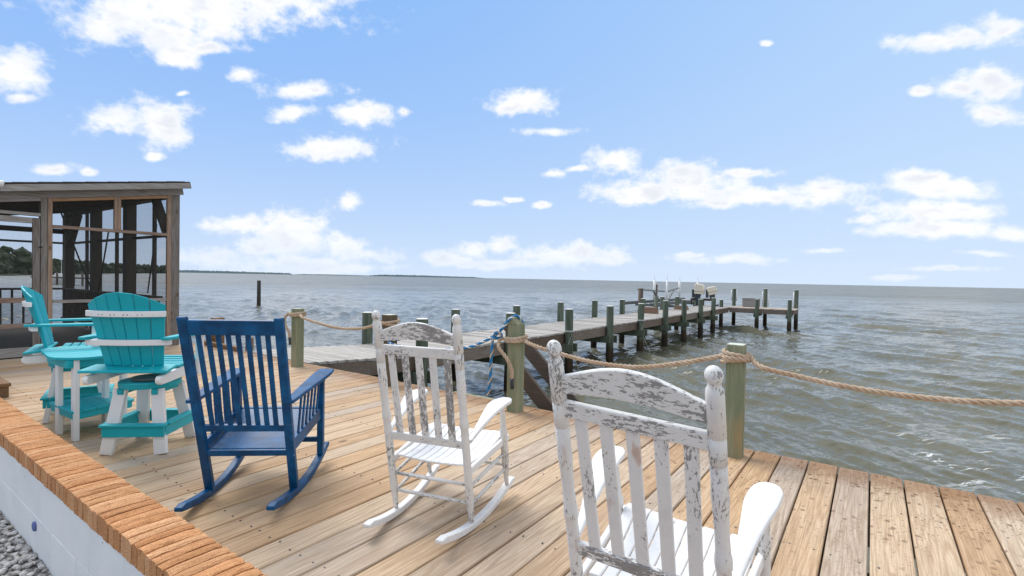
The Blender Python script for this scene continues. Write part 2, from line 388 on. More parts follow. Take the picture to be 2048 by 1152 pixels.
def peb_fn(t, P):
    v = t.node('ShaderNodeTexCoord').outputs['Object']; c = t.voro(v, 40, out='Color')
    g = t.sep(c)[0]
    P(t.ramp(g, [(0, (.22, .21, .21)), (.4, (.45, .44, .43)), (.75, (.6, .58, .56)), (1, (.35, .31, .28))]), .85, t.bump(t.noise(v, 160, 3), .3, .003), .2)
PEB = material('gravel_stone', peb_fn)
def ground_fn(t, P):
    v = t.node('ShaderNodeTexCoord').outputs['Object']; c = t.sep(t.voro(v, 38, out='Color'))[0]; d_ = t.voro(v, 38)
    P(t.mix(t.sstep(d_, .2, .75), t.ramp(c, [(0, (.25, .24, .23)), (1, (.55, .53, .5))]), (.1, .095, .09)), .9, t.bump(d_, -.8, .02), .2)
GROUND = material('gravel_ground', ground_fn)
def rope_fn(t, P):
    v = t.node('ShaderNodeTexCoord').outputs['Object']; n = t.noise(v, 260, 3, .7); b = t.noise(v, 9, 3)
    col = t.mix(t.sstep(b, .4, .65), (.53, .40, .285), (.63, .51, .39))
    col = t.mix(t.sstep(n, .3, .7), t.mix(1.0, col, (.7, .66, .62), 'MULTIPLY'), col)
    P(col, .9, t.bump(n, .5, .003), .15)
ROPE = material('manila_rope', rope_fn)
TAR = material('tarred_pole', lambda t, P: P(t.mix(t.noise(t.objrand()[0], 9, 3), (.022, .020, .017), (.05, .045, .04)), .8))
BLACK = material('black_tape', lambda t, P: P(t.mix(t.noise(t.objrand()[0], 30), (.012, .012, .014), (.03, .03, .035)), .45))
RBLUE = material('blue_rope_strand', lambda t, P: P(t.mix(t.noise(t.objrand()[0], 200, 3), (.012, .13, .33), (.03, .25, .52)), .7))
RWHITE = material('white_rope_strand', lambda t, P: P(t.mix(t.noise(t.objrand()[0], 200, 3), (.55, .58, .55), (.75, .76, .72)), .7))
RTAN = material('tan_rope_strand', lambda t, P: P(t.mix(t.noise(t.objrand()[0], 200, 3), (.40, .33, .25), (.6, .5, .4)), .7))
PVC = material('white_pipe', lambda t, P: P(t.mix(t.noise(t.objrand()[0], 6, 3), (.78, .78, .78), (.7, .71, .7)), .4))
CREAM = material('cream_cowling', lambda t, P: P(t.mix(t.noise(t.objrand()[0], 5, 3), (.70, .62, .48), (.78, .72, .6)), .35))
MOTORD = material('dark_motor_metal', lambda t, P: P(t.mix(t.noise(t.objrand()[0], 12, 3), (.02, .035, .05), (.05, .065, .08)), .4))
STEEL = material('galvanised_steel', lambda t, P: P(t.mix(t.noise(t.objrand()[0], 9, 3), (.10, .11, .11), (.2, .21, .21)), .5, metal=.4))
ROOF = material('grey_shingle', lambda t, P: P(t.mix(t.noise(t.objrand()[0], 12, 4), (.10, .10, .10), (.2, .2, .2)), .9))
INNER = material('dark_brown_timber', wood_fn([(.06, .047, .040), (.08, .062, .052)], 2, .3, .3, (.09, .08, .07)))  # even dark brown for the porch's inner timber
CABLE = material('black_cable', lambda t, P: P(t.mix(t.noise(t.objrand()[0], 9), (.01, .01, .01), (.02, .02, .02)), .6))
LEAF = material('distant_foliage', lambda t, P: P(t.ramp(t.noise(t.node('ShaderNodeTexCoord').outputs['Object'], .35, 5, .65), [(.3, (.018, .028, .014)), (.7, (.05, .07, .035))]), .9))
SHORE = material('haze_tinted_shore_foliage', lambda t, P: P(t.ramp(t.noise(t.node('ShaderNodeTexCoord').outputs['Object'], .01, 4), [(.3, (.19, .28, .32)), (.7, (.24, .33, .35))]), 1.0))  # distance haze is mixed into this blue-grey foliage colour
def screen_mat():
    m = bpy.data.materials.new('insect_screen'); m.use_nodes = True; t = NT(m.node_tree); nt = m.node_tree
    b = nt.nodes['Principled BSDF']; t.put(b.inputs['Base Color'], (.06, .065, .063)); b.inputs['Roughness'].default_value = .8
    tr = t.node('ShaderNodeBsdfTransparent'); tr.inputs[0].default_value = (1, 1, 1, 1)
    mx = t.node('ShaderNodeMixShader')
    v = t.node('ShaderNodeTexCoord').outputs['Object']
    f = t.math('ADD', .85, t.math('MULTIPLY', t.math('SUBTRACT', t.noise(v, 30, 3), .5), .06))
    t.put(mx.inputs[0], f); nt.links.new(b.outputs[0], mx.inputs[1]); nt.links.new(tr.outputs[0], mx.inputs[2])
    nt.links.new(mx.outputs[0], nt.nodes['Material Output'].inputs[0]); return m
SCREEN = screen_mat()

# ------------------------------------------------------------------ water
WZ = -1.2
def water_fn(t, P):
    v = t.node('ShaderNodeTexCoord').outputs['Object']
    vr = t.mapv(v, (1, 1, 1), rot=(0, 0, math.radians(-38)))        # crests lie roughly across the view
    a = t.noise(t.mapv(vr, (.5, 1.6, 1)), 1.0, 6, .62, .25)
    b = t.noise(t.mapv(vr, (2.6, 7.5, 1)), 1.0, 5, .7, .5)
    c = t.noise(t.mapv(vr, (.10, .34, 1)), 1.0, 6, .7, .2)
    far = t.noise(t.mapv(vr, (.016, .055, 1)), 1.0, 7, .75, .2)
    d_ = t.vmath('LENGTH', v)
    gn = t.node('ShaderNodeNewGeometry').outputs['Normal']; nn = gn
    for (sx_, sy_, k, lo, hi, f0, f1, det) in ((4.5, 12.0, .75, 0, 0, 1, 1, 3), (1.1, 3.4, .85, 4, 30, .45, 1, 3), (.28, .95, 1.0, 20, 90, 0, 1, 3), (.07, .24, 1.1, 60, 250, 0, 1, 3), (.016, .05, 1.1, 200, 800, 0, 1, 3)):
        nc_ = t.noise(t.mapv(vr, (sx_, sy_, 1)), 1.0, det, .6, .3, color=True)
        amt = k if f0 == f1 else t.math('MULTIPLY', t.sstep(d_, lo, hi, f0, f1), k)
        nn = t.vmath('ADD', nn, t.vmath('SCALE', t.vmath('MULTIPLY', t.vmath('SUBTRACT', nc_, (.5, .5, .5)), (1, 1, 0)), scale=amt))
    nc = t.vmath('NORMALIZE', nn)
    col = t.mix(t.sstep(t.noise(v, .25, 3), .35, .65), (.130, .127, .088), (.175, .170, .125))
    st3 = t.math('ADD', t.math('MULTIPLY', c, .5), t.math('MULTIPLY', far, .5))
    col = t.mix(t.math('MULTIPLY', t.sstep(st3, .42, .58), t.sstep(d_, 12, 90)), t.mix(1.0, col, (.8, .8, .8), 'MULTIPLY'), (.19, .20, .197))
    # foam streaks thrown up by the chop off the right end of the deck
    px_, py_, _ = t.sep(v)
    fm = t.noise(t.mapv(vr, (1.3, 4.6, 1)), 1.0, 7, .72, .7)
    wob = t.math('ADD', t.math('MULTIPLY', t.noise(v, 1.2, 3), 2.5), px_)
    mask = t.math('MULTIPLY', t.math('MULTIPLY', t.sstep(wob, 1.0, 2.6), t.sstep(py_, 14.5, 9.5)), t.sstep(t.noise(v, .6, 2), .4, .6))
    foam = t.math('MULTIPLY', t.sstep(fm, .56, .62), mask)
    wc = t.math('MULTIPLY', t.sstep(t.noise(t.mapv(vr, (.35, 1.4, 1)), 1.0, 6, .7, .4), .765, .78), .5)
    foam = t.math('MAXIMUM', foam, wc)
    col = t.mix(foam, col, (.78, .8, .78))
    P(col, t.math('MAXIMUM', t.sstep(d_, 10, 160, .06, .34), t.math('MULTIPLY', foam, .6)), nc, .34); t.n['Principled BSDF'].inputs['IOR'].default_value = 1.33
WATER = material('murky_bay_water', water_fn)
def build_water():
    az0 = math.radians(-35.5)
    ang = [az0 + math.radians(a) for a in np.arange(-60, 60.01, .125)]
    rest = [az0 + math.radians(a) for a in np.arange(62, 298.01, 4)]
    ang = np.array(ang + rest); na_ = len(ang)
    rs = [3.4]
    while rs[-1] < 150: rs.append(rs[-1] + max(.036, rs[-1] ** 1.35 * .0021))
    while rs[-1] < 30000: rs.append(rs[-1] * 1.12)
    rs = np.array(rs); nr = len(rs)
    A, Rr = np.meshgrid(ang, rs)
    X = Rr * np.sin(A); Y = Rr * np.cos(A); Z = np.zeros_like(X)
    rng = np.random.default_rng(5)
    main = math.radians(-38 + 90)            # travel direction of the waves in world coordinates
    for i in range(76):
        lam = .16 * (2 ** (i / 76 * 4.7)); k = 2 * PI / lam
        th = main + rng.normal(0, .33); ph = rng.uniform(0, 2 * PI)
        amp = .0066 * lam * (1 if lam < 1.6 else (1.6 / lam) ** .9) * 1.0
        # fade a wave where the grid is too coarse for it
        step = np.maximum(.036, Rr ** 1.35 * .0021); fade = np.clip((lam / step - 2.5) / 2.5, 0, 1)
        arg = k * (X * math.cos(th) + Y * math.sin(th)) + ph + .9 * np.sin(.23 * k * (X * math.sin(th) - Y * math.cos(th)) + ph * 2)
        w = np.sin(arg); Z += amp * fade * (1.4 * np.exp(1.15 * (w - 1)) * 2 - 1.0)
    env = .75 + .45 * np.sin(X * .31 + 1.3 * np.sin(Y * .23)) * np.sin(Y * .37 + np.sin(X * .19))
    Z *= env * 1.15
    Z *= np.clip((150 - Rr) / 40, 0, 1)
    n = nr * na_; co_ = np.stack([X.ravel(), Y.ravel(), Z.ravel()], 1)
    i0 = (np.arange(nr - 1)[:, None] * na_ + np.arange(na_)[None, :]).ravel()
    i1 = (np.arange(nr - 1)[:, None] * na_ + (np.arange(na_)[None, :] + 1) % na_).ravel()
    quads = np.stack([i0, i0 + na_, i1 + na_, i1], 1).astype(np.int32)
    me = bpy.data.meshes.new('water'); me.vertices.add(n); me.vertices.foreach_set('co', co_.astype(np.float32).ravel())
    me.loops.add(quads.size); me.loops.foreach_set('vertex_index', quads.ravel())
    me.polygons.add(len(quads)); me.polygons.foreach_set('loop_start', np.arange(0, quads.size, 4, dtype=np.int32))
    me.polygons.foreach_set('use_smooth', np.ones(len(quads), bool)); me.update(calc_edges=True); me.validate()
    o = bpy.data.objects.new('water', me); C.objects.link(o); o.location = (0, 0, WZ); me.materials.append(WATER)
    o['kind'] = 'structure'
    if me.polygons[0].normal.z < 0: me.flip_normals()
build_water()

# ------------------------------------------------------------------ ground, bulkhead
g = MB(); g.box(-60, 60, -60, .93, -2.4, -.19); g.build('ground', GROUND, kind='structure')
bk = structure('bulkhead')
for i in range(46):
    MB().box(-11 + i * .3, -11 + i * .3 + .285, .935, .985, -2.2, -.2).build('sheet_board', DARKW, bk)

# ------------------------------------------------------------------ deck
deck = structure('deck')
BW, GAP = .1800, .010
mb = MB(); mb.box(-BW / 2, BW / 2, 0, 3.56, -.038, 0)
dmesh = mb.mesh('deck_board'); dmesh.materials.append(DECK)
P0 = -.7412 + .0                      # joint seen at the deck edge by the right-hand rope post
rnd = random.Random(4)
step_ = .1903
x = P0 + step_ / 2 - 52 * step_
while x < 3.4:
    inst('deck_board', dmesh, deck, (x, .935 + rnd.uniform(-.004, .004), rnd.uniform(-.0022, .0022)), (0, rnd.uniform(-.004, .004), 0), (1, 1, 1), bevel=.005)
    x += step_
ms = MB(); rk = random.Random(12); x = P0 + step_ / 2 - 40 * step_
while x < 2.2:
    for y in (1.4, 2.2, 3.0, 3.8, 4.43):
        for dx in (-.055, .055):
            a = (x + dx + rk.uniform(-.008, .008), y + rk.uniform(-.008, .008)); ms.lathe((*a, .0012), (*a, .0030), [(0, .0055), (1, .0055)], 7, False)
    x += step_
ms.build('screw_heads', MOTORD, deck, fix=False, kind='stuff')
for y in (1.4, 2.2, 3.0, 3.8): MB().box(-10.6, 3.4, y - .02, y + .02, -.24, -.045).build('joist', DARKW, deck)
MB().box(-10.6, 3.4, 4.41, 4.45, -.28, -.042).build('rim_board', BROWNB, deck, bevel=.004)
for x in (-9.6, -7.2, -5.2, -2.4, -.3, 1.8):
    MB().lathe((x, 4.28, -2.2), (x, 4.28, -.25), [(0, .1), (1, .1)], 12).build('support_pile', PILE, deck)
MB().box(-4.1, -3.32, 4.50, 4.62, -.06, -.022).build('ledge_board', POST, deck, bevel=.004)
MB().box(-10.4, -8.95, 4.38, 4.47, .002, .075).build('edge_curb', BROWNB, deck, bevel=.005)

st = thing('wooden_step', 'low brown wooden step box on the deck beside the brick-capped wall', 'step', (-8.5, 1.1, 0))
MB().box(-1.1, 1.08, -.155, .17, .001, .115).build('riser_box', BROWNB, st, bevel=.004)
MB().box(-1.11, 1.1, -.165, .008, .117, .155).build('tread_board', BROWNB, st, bevel=.004)
MB().box(-1.11, 1.1, .014, .185, .117, .155).build('tread_board', BROWNB, st, bevel=.004)

# ------------------------------------------------------------------ garden wall with brick cap
wl = thing('garden_wall', 'low white painted block wall capped with rough orange bricks on edge', 'wall', (-3.5, .83, -.19))
def wloc(x, y, z): return (x + 3.5, y - .83, z + .19)
m_ = MB(); a_ = wloc(-8.2, .745, -.19); b_ = wloc(.9, .905, .238); m_.box(a_[0], b_[0], a_[1], b_[1], a_[2], b_[2]); m_.build('wall_core', JOINT, wl)
m_ = MB(); a_ = wloc(-8.2, .739, .236); b_ = wloc(.9, .915, .306); m_.box(a_[0], b_[0], a_[1], b_[1], a_[2], b_[2]); m_.build('mortar_bed', MORTAR, wl)
bm_ = MB(); bm_.box(-.199, .199, -.012, .012, -.107, .107); bme = bm_.mesh('wall_block'); bme.materials.append(WALLW)
rb = random.Random(8)
for row in range(2):
    for i in range(23):
        xx = -8.0 + i * .4025 + (.2 if row else 0)
        if xx > .75: continue
        inst('wall_block', bme, wl, wloc(xx, .742 + rb.uniform(-.0008, .0008), -.083 + row * .2165), bevel=.004)
# bricks: a few jagged-top variants
bvars = []
for k in range(6):
    r_ = random.Random(40 + k); m = MB(); nx, ny = 5, 6; w, l, hh = .057, .200, .088
    vs_ = []; fs_ = []
    ribs = [r_.uniform(-.0014, .0010) for _ in range(nx)]
    for j in range(ny):
        for i in range(nx):
            vs_.append((-w / 2 + w * i / (nx - 1) + r_.uniform(-.0008, .0008), -l / 2 + l * j / (ny - 1) + (r_.uniform(-.0013, .0013) if j in (0, ny - 1) else 0), ribs[i] + r_.uniform(-.0014, .0014) - (.005 if i in (0, nx - 1) else 0) - (.004 if j in (0, ny - 1) else 0)))
    for j in range(ny - 1):
        for i in range(nx - 1): fs_.append((j * nx + i, j * nx + i + 1, (j + 1) * nx + i + 1, (j + 1) * nx + i))
    loop = [i for i in range(nx)] + [j * nx + nx - 1 for j in range(1, ny)] + [(ny - 1) * nx + i for i in range(nx - 2, -1, -1)] + [j * nx for j in range(ny - 2, 0, -1)]
    o = len(vs_)
    for q in loop: vx, vy, vz = vs_[q]; vs_.append((vx, vy + r_.uniform(-.0015, .0015), -hh))
    nl = len(loop)
    for i in range(nl): fs_.append((loop[i], o + i, o + (i + 1) % nl, loop[(i + 1) % nl]))
    fs_.append(tuple(o + i for i in range(nl)))
    m.add(vs_, fs_); me = m.mesh('brick'); me.materials.append(BRICK); bvars.append(me)
x = -8.15
while x < .85:
    wsc = rb.choice([.78, .9, .96, 1.0, 1.06])
    inst('brick', rb.choice(bvars), wl, wloc(x + .0285 * wsc, .825 + rb.uniform(-.002, .002), .330 + rb.uniform(-.0015, .0015)), (rb.uniform(-.008, .008), rb.uniform(-.015, .015), rb.choice([0, PI]) + rb.uniform(-.004, .004)), (wsc, 1, 1))
    x += .057 * wsc + .0090
MB().lathe((-.16, -.0975, .160), (-.16, -.112, .160), [(0, .026), (.8, .026), (1, .02)], 20).build('blue_cap', BLUEP, wl)
# gravel
def gravel():
    r = random.Random(3); m = MB()
    ico = [(0, 0, 1), (.894, 0, .447), (.276, .851, .447), (-.724, .526, .447), (-.724, -.526, .447), (.276, -.851, .447), (.724, .526, -.447), (-.276, .851, -.447), (-.894, 0, -.447), (-.276, -.851, -.447), (.724, -.526, -.447), (0, 0, -1)]
    fs = [(0, 1, 2), (0, 2, 3), (0, 3, 4), (0, 4, 5), (0, 5, 1), (1, 6, 2), (2, 7, 3), (3, 8, 4), (4, 9, 5), (5, 10, 1), (6, 7, 2), (7, 8, 3), (8, 9, 4), (9, 10, 5), (10, 6, 1), (11, 7, 6), (11, 8, 7), (11, 9, 8), (11, 10, 9), (11, 6, 10)]
    for i in range(6500):
        cx_, cy_ = r.uniform(-6.5, -1.8), r.uniform(-.4, .725); s_ = r.uniform(.008, .021)
        e = (s_ * r.uniform(.8, 1.4), s_ * r.uniform(.8, 1.3), s_ * r.uniform(.5, .8)); a = r.uniform(0, PI); ca, sa = math.cos(a), math.sin(a)
        m.add([(cx_ + (x * e[0] * ca - y * e[1] * sa), cy_ + (x * e[0] * sa + y * e[1] * ca), z * e[2] + r.uniform(0, .012)) for x, y, z in ico], fs, True)
    m.build('gravel', PEB, fix=False, loc=(0, 0, -.186), kind='stuff', label='loose grey gravel at the foot of the white block wall', category='gravel')
gravel()

# ------------------------------------------------------------------ rope posts and ropes
def rope_post(name, x, y, w, top, mat, label, cut='flat'):
    t = thing(name, label, 'post', (x, y, 0), 0, 'rope posts along the deck edge')
    m = MB(); h = w / 2
    if cut == 'point':
        m.box(-h, h, -h, h, -2.0, top - .075)
        m.strip([[(-h, -h, top - .075), (h, -h, top - .075), (h, h, top - .075), (-h, h, top - .075)], [(-h + .0, -h, top - .03), (h * .35, -h, top - .03), (h * .35, h, top - .03), (-h + .0, h, top - .03)], [(-h * .7, -h, top), (h * -.1, -h, top), (h * -.1, h, top), (-h * .7, h, top)]])
    else: m.box(-h, h, -h, h, -2.0, top - .006)
    o = m.build('timber', mat, t, bevel=.006)
    if cut != 'point': MB().box(-h + .002, h - .002, -h + .002, h - .002, top - .0058, top).build('end_grain', POSTTOP, t, bevel=.002)
    return t
rope_post('rope_post', -6.90, 4.25, .13, .862, POST, 'square green treated post at the left end of the tan rope line')
rope_post('rope_post', -4.89, 4.25, .14, .885, LOG, 'brown weathered post behind the left white rocking chair, rope round its top')
rope_post('rope_post', -2.96, 4.25, .13, .965, POST, 'green post with a cut-off pointed top, blue rope tied over it', 'point')
rope_post('rope_post', -.855, 4.25, .125, .882, POST, 'green square post behind the nearest white rocking chair')
rope_post('rope_post', 1.28, 4.25, .13, .885, POST, 'green square post beyond the right end of the sagging rope')

def catmull(pts, step=.012):
    pts = [Vector(p) for p in pts]; P_ = [pts[0] * 2 - pts[1]] + pts + [pts[-1] * 2 - pts[-2]]; out = []
    for i in range(1, len(P_) - 2):
        a, b, c, d = P_[i - 1], P_[i], P_[i + 1], P_[i + 2]; n = max(2, int((c - b).length / step))
        for k in range(n):
            t = k / n; out.append(.5 * ((2 * b) + (c - a) * t + (2 * a - 5 * b + 4 * c - d) * t * t + (3 * b - a - 3 * c + d) * t ** 3))
    out.append(pts[-1]); return out
def twisted(pts, R, pitch, nst, mats, step=.012, sides=7):
    path = catmull(pts, step); n = len(path); u = None; L = 0; frames = []
    for j in range(n):
        t = (path[min(j + 1, n - 1)] - path[max(j - 1, 0)]).normalized()
        u = t.orthogonal().normalized() if u is None else (u - t * u.dot(t)).normalized()
        if j: L += (path[j] - path[j - 1]).length
        frames.append((path[j], u.copy(), t.cross(u), L))
    res = []
    for s_ in range(nst):
        q = [c + (a * math.cos(2 * PI * l / pitch + 2 * PI * s_ / nst) + b * math.sin(2 * PI * l / pitch + 2 * PI * s_ / nst)) * R * .56 for c, a, b, l in frames]
        res.append(q)
    return res
def make_rope(name, label, pts, R, pitch, mats, group=None, tail=None, nst=3, sname='strand'):
    t = thing(name, label, 'rope', tuple(pts[0]), 0, group); o0 = Vector(pts[0])
    pts = [Vector(p) - o0 for p in pts]
    for k, q in enumerate(twisted(pts, R, pitch, nst, mats)):
        MB().tube(q, R * .52, 7).build(sname, mats[k % len(mats)], t, fix=False)
    if tail:
        a, b = pts[0], pts[1]; dr = (a - b).normalized()
        MB().lathe(a - dr * .005, a + dr * tail, [(0, R * 1.05), (.9, R * 1.02), (1, R * .8)], 12).build('end_tape', BLACK, t)
    return t
def wrap(cx_, cy_, a, zs, th0, turns, n=12):
    pts = []; N = int(turns * n)
    for i in range(N + 1):
        f = i / N; th = th0 + 2 * PI * turns * f
        z = np.interp(f, np.linspace(0, 1, len(zs)), zs); c, s_ = math.cos(th), math.sin(th)
        q = a + .007 * math.sin(2 * PI * f * 1.7)
        pts.append((cx_ + q * math.copysign(abs(c) ** .6, c), cy_ + q * math.copysign(abs(s_) ** .6, s_), z))
    return pts
RR = .019
# left rope: tail at post A, twice round it, sagging to post B
w1 = wrap(-6.90, 4.25, .092, [.77, .80, .755, .775], PI * 1.05, 1.75)
w2 = wrap(-4.89, 4.25, .100, [.775, .82, .76, .74], PI * 1.25, 2.0)
make_rope('manila_rope', 'tan twisted rope sagging from the far left green post to the brown post', [(-6.86, 4.10, .44), (-6.875, 4.10, .52), (-6.95, 4.09, .62), (-7.02, 4.12, .72), (-7.01, 4.18, .79)] + w1[1:] + [(-6.62, 4.14, .755), (-6.23, 4.16, .69), (-5.75, 4.17, .655), (-5.3, 4.17, .69)] + w2, RR, .135, [ROPE], 'tan ropes strung between the deck posts', .10)
w3 = wrap(-2.96, 4.25, .092, [.735, .775, .725, .745], PI * 1.05, 1.75)
w4 = wrap(-.855, 4.25, .090, [.785, .765, .825, .775, .74, .80], PI * 1.1, 2.5)
w5 = wrap(1.28, 4.25, .092, [.78, .81, .76], PI * 1.2, 1.6)
make_rope('manila_rope', 'long tan twisted rope looped along the right half of the deck edge', [(-2.90, 4.10, .36), (-2.905, 4.10, .45), (-2.96, 4.09, .56), (-3.06, 4.09, .66), (-3.09, 4.15, .735)] + w3[1:] + [(-2.66, 4.14, .71), (-2.4, 4.16, .66), (-2.03, 4.17, .615), (-1.63, 4.17, .62), (-1.25, 4.16, .70)] + w4 + [(-.66, 4.16, .735), (-.42, 4.17, .695), (-.14, 4.18, .66), (.2, 4.18, .645), (.55, 4.18, .66), (.9, 4.17, .71)] + w5, RR, .135, [ROPE], 'tan ropes strung between the deck posts', .10)
make_rope('blue_rope', 'blue and white rope running from the brown post up over the pointed post', wrap(-4.89, 4.25, .1, [.6, .58, .56], PI * .6, 1.15) + [(-4.72, 4.13, .545), (-4.5, 4.14, .53), (-4.1, 4.15, .53), (-3.58, 4.16, .60), (-3.34, 4.16, .68), (-3.14, 4.15, .785), (-3.05, 4.15, .87), (-2.99, 4.18, .955), (-2.95, 4.25, .978), (-2.93, 4.33, .90)], .016, .11, [RBLUE, RBLUE, RWHITE])
make_rope('blue_rope', 'loose blue and white rope end hanging from its knot by the pointed post', [(-3.15, 4.13, .78), (-3.10, 4.11, .815), (-3.07, 4.14, .78), (-3.12, 4.17, .745), (-3.17, 4.13, .73), (-3.165, 4.11, .62), (-3.175, 4.11, .48), (-3.18, 4.11, .34), (-3.20, 4.11, .20), (-3.215, 4.11, .15)], .017, .14, [RBLUE, RBLUE, RTAN])

# two dark braces running down to the water behind the posts
for (p, q, lb) in (((-3.78, 5.2, .80), (-2.45, 5.2, -.40), 'upper dark weathered plank slanting down to the water behind the pointed post'), ((-3.25, 4.62, .40), (-2.35, 4.62, -.42), 'lower dark weathered plank slanting down beside the pointed post')):
    m = MB(); m.bar((0, 0, 0), Vector(q) - Vector(p), .045, .17, up=(0, 0, 1))
    o = m.build('brace_plank', DARKW, loc=p, bevel=.004); o['label'] = lb; o['category'] = 'timber brace'

# ------------------------------------------------------------------ pier
pier = thing('pier', 'long grey timber pier on green pilings reaching out to an L-shaped end', 'pier', (-7.3, 4.6, 0))
PO = Vector((-7.3, 4.6, 0))
XF, XB = -6.47, -8.17
pm = MB(); pm.box(-.865, .865, -.0695, .0695, -.04, 0); pmesh = pm.mesh('pier_plank'); pmesh.materials.append(PIERW)
rp = random.Random(6); y = 6.30
while y < 31.95:
    inst('pier_plank', pmesh, pier, (-7.32 - PO.x + rp.uniform(-.015, .015), y - PO.y, rp.uniform(-.006, .006)), (rp.uniform(-.02, .02), rp.uniform(-.003, .003), rp.uniform(-.006, .006)))
    y += .1455
y = 4.60
while y < 6.25:
    xr = np.interp(y, [4.5, 5.5, 6.3], [-7.10, -6.70, -6.48]); xl = np.interp(y, [4.5, 5.3, 6.3], [-9.0, -8.75, -8.25])
    m = MB(); m.box(xl + rp.uniform(-.02, .02) - PO.x, xr + rp.uniform(-.012, .012) - PO.x, y - .068 - PO.y, y + .068 - PO.y, -.042 + rp.uniform(-.004, .004), -.002); m.build('pier_plank', PIERW, pier)
    y += .1455
x = XF + .09
lm = MB(); lm.box(-.0695, .0695, -1.04, 1.04, -.04, .0); lme = lm.mesh('platform_plank'); lme.materials.append(PIERW)
lme2 = material('platform_board', wood_fn([(.42, .36, .31), (.50, .44, .38), (.38, .33, .29)], 1, .3, .4, (.55, .5, .46))); lme.materials[0] = lme2
while x < -3.3:
    inst('platform_plank', lme, pier, (x - PO.x, 30.95 - PO.y, rp.uniform(-.004, .004)), (0, rp.uniform(-.01, .01), 0)); x += .1455
def L_(x, y, z): return (x - PO.x, y - PO.y, z)
def pbox(name, x0, x1, y0, y1, z0, z1, mat, **k):
    m = MB(); a = L_(x0, y0, z0); b = L_(x1, y1, z1); m.box(a[0], b[0], a[1], b[1], z0, z1); return m.build(name, mat, pier, **k)
ys = [6.26, 8.9, 11.5, 14.0, 16.5, 19.0, 21.3, 23.8, 26.1]
prev = 6.25
for yy in ys[1:] + [29.85]:
    pbox('stringer', XF - .045, XF + .005, prev + .01, yy - .01, -.285, -.046, STRING)
    pbox('stringer', XB - .005, XB + .045, prev + .01, yy - .01, -.285, -.046, STRING); prev = yy
pbox('stringer', XF + .03, -3.40, 29.88, 29.93, -.27, -.044, STRING)
pbox('stringer', XB, -3.40, 31.93, 31.98, -.27, -.044, STRING)
pbox('stringer', -3.38, -3.33, 29.9, 31.98, -.27, -.044, STRING)
for (a, b) in (((-7.12, 4.56), (-6.72, 5.45)), ((-6.72, 5.45), (-6.50, 6.24)), ((-8.98, 4.6), (-8.72, 5.3)), ((-8.72, 5.3), (-8.2, 6.24))):
    m = MB(); m.bar(L_(*a, -.165), L_(*b, -.165), .045, .235); m.build('stringer', STRING, pier)
pile_prof = lambda top, bot=-2.6: [((z - bot) / (top - bot), r) for z, r in ((bot, .112), (-1.3, .108), (-.9, .114), (-.4, .108), (.1, .106), (top - .004, .104), (top, .103))]
def piling(x, y, top, parent=None, r=1.0, mat=None, lean=0, cap=True):
    p = (x + lean, y, -2.6); q = (x, y, top)
    if parent is pier: p = L_(*p); q = L_(*q)
    o = MB().lathe(p, q, [(a, b * r) for a, b in pile_prof(top)], 14).build('piling', mat or PILE, parent)
    if cap:
        q = Vector(q); MB().lathe(q, q + Vector((0, 0, .014)), [(0, .106 * r), (.7, .106 * r), (1, .09 * r)], 14).build('piling_cap', CAP, o)
    return o
tops = [.62, .60, .60, .60, .58, .62, .61, .59, .60]
for i, yy in enumerate(ys):
    piling(-6.36, yy, tops[i] + rp.uniform(-.01, .01), pier, 1, lean=rp.uniform(-.04, .04)); yb = yy + .25
    piling(-8.26, yb + .1, .60 + rp.uniform(-.03, .03), pier, 1, lean=rp.uniform(-.04, .04))
    pbox('pile_cap', -8.4, -6.18, yy - .15, yy - .11, -.50, -.288, PILE)
    pbox('pile_cap', -8.4, -6.18, yy + .11, yy + .15, -.50, -.288, PILE)
for (x, y, tp) in ((-6.85, 29.8, .40), (-5.03, 29.82, .50), (-3.48, 29.82, .52), (-6.66, 32.06, 1.02), (-4.98, 32.06, 1.05), (-3.42, 32.06, 1.02)):
    piling(x, y, tp, pier, .95)
for (x, y, z0, z1) in ((-6.80, 32.06, .3, .95), (-6.52, 32.06, .3, .95), (-5.13, 32.06, .05, .9), (-4.83, 32.06, .05, .9), (-3.55, 32.03, .0, .9)):
    MB().lathe(L_(x, y, z0), L_(x, y, z1), [(0, .03), (1, .03)], 8).build('bumper_pipe', PVC, pier)
for (x, y) in ((-5.03, 29.82), (-3.48, 29.82)): pbox('pile_cap', x - .16, x - .11, 29.75, 32.1, -.46, -.275, PILE)
# thin line tied round two of the near pilings
for (x, y) in ((-6.36, 11.5), (-6.36, 16.5)):
    MB().tube([Vector(L_(*p)) for p in wrap(x, y, .125, [.04, .02, .05], 0, 2)] + [Vector(L_(x + .06, y - .12, -.3)), Vector(L_(x + .3, y + .2, -1.15))], .008, 5).build('thin_line', RWHITE, pier)

def tagged(o, label, cat, group=None):
    o['label'] = label; o['category'] = cat
    if group: o['group'] = group
    return o
